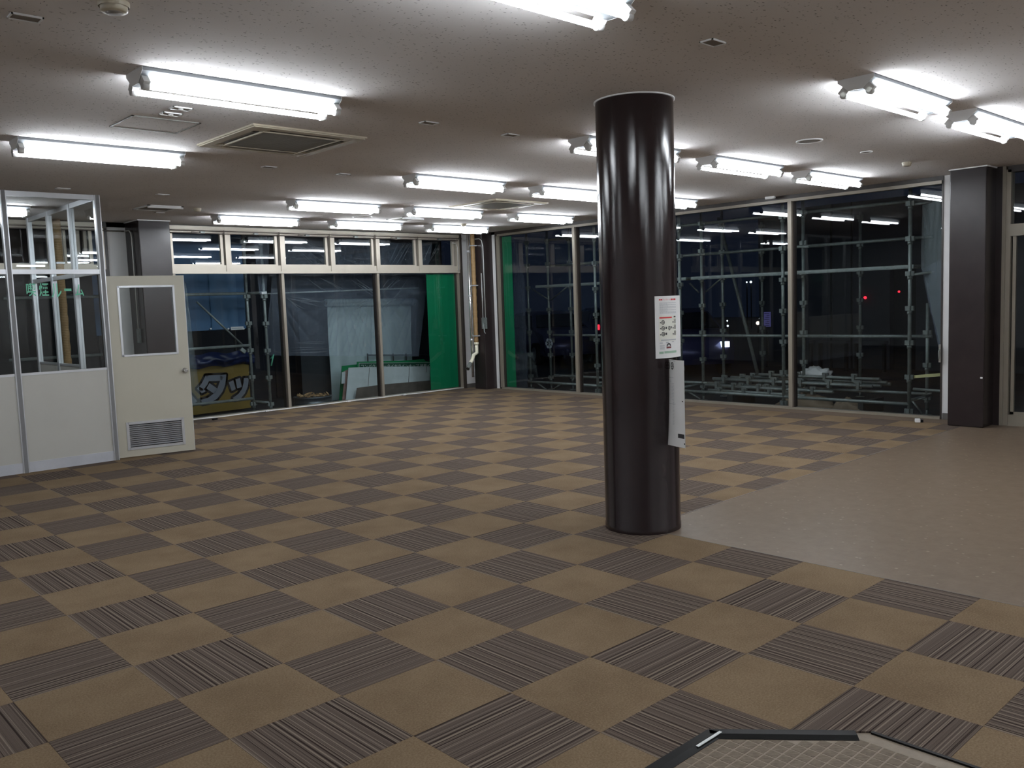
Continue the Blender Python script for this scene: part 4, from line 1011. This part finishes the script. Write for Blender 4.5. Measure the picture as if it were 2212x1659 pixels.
def stroke(pts, ww):
    P3 = [K(x, y, YS-.004) for x, y in pts]
    lbk.poly([Vector(p)+Vector((0,-.006,0)) for p in P3], (0,.004,0))
    rw = ww/9.217*(proj(P3[0])[2])/FPX
    ob.poly(P3, (0,.003,0))
    for i in range(len(P3)):
        p, r_ = P3[i], P3[(i+1) % len(P3)]; d_ = (r_-p); d_.y = 0
        if d_.length > 1e-4: ob.obox((p+r_)/2+Vector((0,.0015,0)), d_, (0,1,0), d_.cross(Vector((0,1,0))), d_.length/2, .0015, rw)
        ob.poly([p+Vector((rw*math.cos(q_*PI/5),0,rw*math.sin(q_*PI/5))) for q_ in range(10)], (0,.003,0))
for k in strokes:
    for s in strokes[k]: stroke(s, 44)
ob.build('letter_outline', M['sign_black'], ysn); lbk.build('letter', M['sign_grey'], ysn)
MB().obox(K(700,1200,YS+.02),(1,0,0),(0,1,0),(0,0,1),.9,.03,.035).build('base_rail', M['rail_dark'], ysn)
tpz = [P(380,768,Y=9.0),P(545,757,Y=9.0),P(545,786,Y=9.0),P(380,798,Y=9.0)]
rr = random.Random(2)
tp = MB().grid(lambda u, v: tpz[0].lerp(tpz[1],u).lerp(tpz[3].lerp(tpz[2],u),v)+Vector((0,-.10*math.sin(v*PI)+.022*math.sin(u*19+v*3+2*math.sin(u*7))+.014*math.sin(u*41-v*5+3*math.sin(u*5+v*2))+.012*math.sin(v*14+u*6),.02*math.sin(u*17))), 50, 10).build('tarpaulin', M['tarp'])
tag(tp, 'crumpled dark blue tarpaulin rolled on top of the yellow sign', 'tarpaulin')
# --- dark building, corrugated wall, pale roll sheet, drum
bk = thing('building', 'dark building close behind the scaffold outside the sash windows', 'building', (4,11,ZG))
MB().box((-6,10.6,ZG),(11.6,11.4,4.4)).build('wall', M['navy'], bk)
for x in (7.2, 9.9): MB().box((x-.02,10.57,ZG),(x+.02,10.6,4.4)).build('downpipe', M['facade_edge'], bk)
cw = thing('corrugated_fence', 'dim corrugated metal sheet standing left of the pale hanging tarpaulin', 'fence', (7.2,9.3,ZG))
xa, xb = P(652,830,Y=9.3).x, P(722,830,Y=9.3).x
nc = 36
MB().grid(lambda u, v: (xa+(xb-xa)*u, 9.3+(.018 if int(round(u*nc)) % 2 else -.018), ZG+1.75*v), nc, 1, sm=False).build('sheet', M['corrugated'], cw)
rs = thing('hanging_tarpaulin', 'pale grey tarpaulin hanging from a roll outside the sash windows', 'tarpaulin', (8.5,9.0,1.74))
q1, q2, q3, q4 = P(707,655,Y=9.05), P(888,655,Y=9.05), P(893,880,Y=9.05), P(717,885,Y=9.05)
MB().grid(lambda u, v: q1.lerp(q2,u).lerp(q4.lerp(q3,u),v)+Vector((0,.012*math.sin(u*40)*(.3+v)+.02*math.sin(v*6),0)), 60, 10).build('sheet', M['roll_sheet'], rs)
a, c = P(704,654,Y=9.0), P(896,652,Y=9.0)
MB().cyl(a, c, .075, 18).build('roll', M['roll_sheet'], rs); MB().cyl(a-Vector((.03,0,0)), a, .04, 14).cyl(c, c+Vector((.04,0,0)), .055, 14).build('roll_cap', M['galv'], rs)
rr = random.Random(11)
b = MB()
for k in range(9):
    c = P(rr.uniform(755,875), rr.uniform(690,745), Y=9.0); b.obox(c, (1,0,rr.uniform(-.4,.4)), (0,1,0), (0,0,1), rr.uniform(.006,.014), .004, rr.uniform(.012,.045))
b.build('paint_fleck', M['trim_white'], rs)
dm = thing('steel_drum', 'dark steel drum full of leaf debris outside the sash windows', 'drum', (6.78,8.45,ZG))
dc = P(676,860,Y=8.45); rd = .335
MB().lathe((dc.x,8.45,ZG), [(rd,0),(rd,.07),(rd+.012,.085),(rd,.10),(rd,.17),(rd+.016,.185),(rd+.016,.20),(rd-.012,.205),(rd-.02,.15)], 40).build('shell', M['drum'], dm)
MB().lathe((dc.x,8.45,ZG+.16), [(rd-.02,0),(rd*.5,.035),(0,.05)], 30).build('fill', M['rail_dark'], dm)
b = MB()
for k in range(60):
    an, r_ = rr.uniform(0,6.28), rd*.8*math.sqrt(rr.random()); b.obox((dc.x+r_*math.cos(an), 8.45+r_*math.sin(an), ZG+.205+rr.uniform(-.01,.03)), (rr.uniform(-1,1),rr.uniform(-1,1),.3),(rr.uniform(-1,1),1,.2),(.2,.1,1), rr.uniform(.015,.05), rr.uniform(.01,.02), .006)
tag(b.build('leaf_litter', M['debris'], dm), kind='stuff')
# --- boards leaning in the corner
G = lambda x, y, Y: P(730+x/10.533, 760+y/10.533, Y=Y)
def board(name, label, pts, Y, mat, th=.012):
    q_ = [G(x, y, Y) for x, y in pts]; lo = min(p.z for p in q_)
    t = thing(name, label, 'board', (sum(p.x for p in q_)/len(q_), Y, max(lo, ZG)), 'boards leaning outside the sash windows')
    for p in q_: p.z = max(p.z, ZG)
    MB().poly(q_, (0,th,0)).build('face', M[mat], t); return t
board('leaning_board', 'rearmost green board, its corner showing at the railing end', [(1270,215),(1960,165),(1990,210),(2150,240),(2150,900),(1270,900)], 8.72, 'green_sign')
board('leaning_board', 'tall green edged board behind the white ones, left end of the leaning stack', [(95,320),(450,285),(450,1200),(30,1210)], 8.62, 'green_sign')
gs = board('leaning_board', 'green tyre sign with cream Japanese heading behind the big white board', [(437,225),(1270,205),(2150,228),(2150,1100),(437,1160)], 8.52, 'green_sign')
MB().poly([G(480,262,8.518),G(2150,245,8.518),G(2150,420,8.518),G(480,450,8.518)], (0,-.002,0)).build('band', M['sign_dark_green'], gs)
MB().poly([G(478,255,8.516),G(2150,240,8.516),G(2150,247,8.516),G(486,263,8.516),G(486,450,8.516),G(478,450,8.516)], (0,-.002,0)).build('border_line', M['sign_cream'], gs)
b = MB(); tA, tB, tC = G(525,372,8.513), G(2190,352,8.513), G(525,286,8.513)
put_text(b, 'コンパクトカータイヤラインナップ 装着イメージ', lambda u, v: tA+(G(2325,352,8.513)-tA)*u+(tC-tA)*v)
b.build('sign_lettering', M['sign_cream'], gs)
board('leaning_board', 'small pale board corner with pinkish edge beside the big white board', [(90,470),(240,400),(235,700),(205,760),(205,1170),(95,1180),(140,720),(82,725)], 8.45, 'board_red')
board('leaning_board', 'narrow white board edge left of the big white board', [(92,470),(170,450),(160,720),(84,726)], 8.43, 'board_white')
wbd = board('leaning_board', 'big weathered white board leaning in the corner outside the sash windows', [(245,360),(720,345),(1300,335),(2097,330),(2080,900),(2080,1000),(400,1190),(175,1200)], 8.32, 'board_white')
for x0, y0, x1, y1 in ((715,360,690,780),(1625,345,1605,700),(2015,335,2010,470)): MB().tube([G(x0,y0,8.318),G(x1,y1,8.318)], .004, 6).build('seam', M['board_brown'], wbd)
board('leaning_board', 'low brown plywood board in front of the big white board', [(440,820),(1060,740),(2115,650),(2140,1000),(2140,1060),(380,1190)], 8.22, 'board_brown')
ra = thing('railing', 'thin dark railing rising behind the leaning boards', 'railing', P(860,780,Y=8.95))
ry = 8.95; a, c = P(795,767,Y=ry), P(932,767,Y=ry)
MB().cyl(a, c, .014, 10).build('top_rail', M['rail_dark'], ra)
for px in (794, 849, 877): 
    k = P(px,767,Y=ry); MB().cyl((k.x,ry,ZG),(k.x,ry,k.z+.03),.014,10).build('baluster', M['rail_dark'], ra)
# --- beyond the tall glazing
fb = thing('building', 'dim grey building across the yard behind the tall glazing', 'building', (18,2,ZG))
XW = 17.8
yA, yB = P(1640,700,X=XW).y, -8.
dA, dB = P(1922,700,X=XW).y, P(1978,700,X=XW).y
MB().box((XW,dA,ZG),(XW+.5,yA,3.6)).box((XW,yB,ZG),(XW+.5,dB,3.6)).box((XW,dB,2.15),(XW+.5,dA,3.6)).build('wall', M['facade'], fb)
MB().box((XW+.2,dB,ZG),(XW+.24,dA,2.15)).build('door', M['facade_edge'], fb)
for px in (1692, 1796, 1840): yy = P(px,700,X=XW).y; MB().box((XW-.02,yy-.02,ZG),(XW,yy+.02,3.6)).build('seam', M['facade_edge'], fb)
for px in (1725, 1800, 1880): 
    p_ = P(px,710,X=XW-.6); bn = thing('bench', 'faint low barrier bench %s along the dim grey building' % {1725:'first',1800:'middle',1880:'last'}[px], 'bench', (XW-.6,p_.y,ZG))
    MB().box((XW-.7,p_.y-.35,.48),(XW-.5,p_.y+.35,.53)).build('seat', M['facade'], bn); MB().box((XW-.65,p_.y-.33,ZG),(XW-.55,p_.y-.28,.48)).box((XW-.65,p_.y+.28,ZG),(XW-.55,p_.y+.33,.48)).build('leg', M['facade_edge'], bn)
def lamp(label, px, py, depth, r_, mat, post=True):
    d = RIGHT*((px-1106)/FPX)+DOWN*((py-829.5)/FPX)+FWD; p = CAM+d*depth if depth else P(px, py, X=XW-.03)
    t = thing('distant_lamp', label, 'lamp', (p.x,p.y,ZG if post else p.z), 'far lights in the dark outside')
    MB().lathe((p.x,p.y,p.z-r_), [(0,0)]+[(r_*math.sin(PI*k/8), r_-r_*math.cos(PI*k/8)) for k in range(1,8)]+[(0,2*r_)], 12).build('bulb', M[mat], t)
    if post: MB().cyl((p.x+.05,p.y+.02,ZG),(p.x+.05,p.y+.02,max(p.z-r_*.5, ZG+.05)),.03,8).build('mast', M['facade_edge'], t)
    else: MB().box((p.x+.004,p.y-.03,p.z-.03),(p.x+.032,p.y+.03,p.z+.03)).build('bracket', M['facade_edge'], t)
    return t
lamp('tall oval red warning lamp on the dim grey building wall', 1869, 643, None, .034, 'lamp_red', False)
lamp('smaller red lamp above the dark doorway of the grey building', 1942, 630, None, .024, 'lamp_red', False)
lamp('pale peach street lamp low in the dark beyond the stacked pipes', 1637, 698, 40, .085, 'lamp_peach')
lamp('white twin lamp high in the dark, upper of the far lamps', 1622, 609, 45, .06, 'lamp_white'); lamp('faint white lamp beside the high twin lamp', 1613, 609.5, 45, .04, 'lamp_white')
lamp('small white lamp seen between two scaffold posts, upper of a pair', 1571, 693, 40, .035, 'lamp_white'); lamp('small white lamp seen between two scaffold posts, lower of a pair', 1572, 704, 40, .045, 'lamp_white')
lamp('tiny white lamp above the peach street lamp', 1641, 688, 40, .03, 'lamp_white')
lamp('blue violet lamp seen through the entrance glass', 2203, 615, 25, .05, 'lamp_blue')
lamp('white glow standing in for a reflection near the corner glazing', 1236, 736, 32, .07, 'lamp_white')  # glowing ball and mast added in place of a bright reflection
sgn = P(1656,688,X=XW-.35); t = thing('notice_board', 'small violet lit notice board before the grey building', 'sign', (XW-.35,sgn.y,ZG))
a, c = P(1649,706,X=XW-.4), P(1663,674,X=XW-.4)
MB().box((XW-.4,c.y,a.z),(XW-.36,a.y,c.z)).build('lit_face', M['lit_panel'], t); MB().cyl((XW-.33,sgn.y,ZG),(XW-.33,sgn.y,a.z+.1),.03,8).build('stand', M['facade_edge'], t)
b = MB()
for k in range(7): 
    z = a.z+(c.z-a.z)*(k+.6)/7.4; b.box((XW-.404,c.y+.02,z),(XW-.4,a.y-.03-.03*(k % 3),z+.012))
b.build('print_line', M['facade_edge'], t)
ro = P(1186,742,X=XR+.055); t = thing('glass_rosette', 'grey rosette sticker on the tall glazing near the corner', 'mark', (ro.x,ro.y,ro.z))  # flat grey petals set in a ring on the pane
b = MB()
for k in range(6):
    q_ = 2*PI*k/6; b.poly([ro+Vector((0,.055*math.cos(q_)+.042*math.cos(j*PI/5),.055*math.sin(q_)+.042*math.sin(j*PI/5))) for j in range(10)], (.001,0,0))
b.build('petal', M['rosette'], t)
def car(label, px, py, depth, heading, lit, tail=False):
    d = RIGHT*((px-1106)/FPX)+DOWN*((py-829.5)/FPX)+FWD; p = CAM+d*depth; o = Vector((p.x,p.y,ZG))
    fw = Vector((math.cos(heading),math.sin(heading),0)); sd = Vector((-fw.y,fw.x,0)); up = Vector((0,0,1))
    t = thing('car', label, 'car', o, 'parked cars outside in the dark')
    pr_ = [(-1.95,.28),(-1.98,.75),(-1.85,.95),(-1.55,1.02),(-1.1,1.42),(-.2,1.48),(.55,1.40),(1.15,.98),(1.85,.85),(2.0,.65),(2.02,.28)]
    W = [(.80,0),(.84,0),(.84,0),(.82,0),(.62,0),(.60,0),(.62,0),(.82,0),(.80,0),(.80,0),(.78,0)]
    b = MB(); k = len(b.v)
    for (x, z), (w_, _) in zip(pr_, W):
        for s in (-1, 1): b.v.append(tuple(o+fw*x+sd*(s*w_)+up*z))
    n = len(pr_)
    for i in range(n-1): b.face((k+2*i,k+2*i+1,k+2*i+3,k+2*i+2), True)
    b.face([k+2*i for i in range(n)]); b.face([k+2*i+1 for i in reversed(range(n))]); b.face((k,k+1,k+2*n-1,k+2*n-2))
    body = b.build('body', M['car'], t)
    g_ = MB()
    g_.poly([o+fw*.62+sd*(s*.56)+up*1.37 for s in (-1,1)]+[o+fw*1.10+sd*(s*.72)+up*1.03 for s in (1,-1)], fw*.02+up*.02)
    g_.poly([o+fw*-1.14+sd*(s*.56)+up*1.37 for s in (-1,1)]+[o+fw*-1.5+sd*(s*.72)+up*1.06 for s in (1,-1)], fw*-.02+up*.02)
    for s in (-1,1): g_.poly([o+fw*-1.25+sd*(s*.80)+up*1.02,o+fw*.95+sd*(s*.80)+up*1.02,o+fw*.5+sd*(s*.645)+up*1.36,o+fw*-.95+sd*(s*.645)+up*1.38], sd*(s*.02))
    g_.build('window', M['car_glass'], t)
    for x in (-1.25, 1.25):
        for s in (-1, 1):
            wl_ = MB().cyl(o+fw*x+sd*(s*.66)+up*.31, o+fw*x+sd*(s*.86)+up*.31, .31, 20).build('wheel', M['tyre'], t)
            MB().cyl(o+fw*x+sd*(s*.86)+up*.31, o+fw*x+sd*(s*.868)+up*.31, .19, 14).build('hubcap', M['galv'], wl_)
    for s in (-1, 1):
        MB().obox(o+fw*1.96+sd*(s*.6)+up*.70, fw, sd, up, .06, .09, .06).build('headlight', M['lamp_white'] if lit else M['galv'], t)
        MB().obox(o+fw*-1.95+sd*(s*.64)+up*.80, fw, sd, up, .04, .055, .09).build('tail_light', M['lamp_red'] if tail else M['red_ink'], t)
    return t
hb = math.atan2(CAM.y-8, CAM.x-18)
car('dark car with roof line showing beyond the corner glazing', 1185, 770, 26, hb+.5, False)
car('dark car with lit headlight right beside the column notices', 1462, 770, 21, hb+.25, True)
car('dark car with red tail light just left of the round column', 1302, 770, 33, hb+PI+.35, False, True)
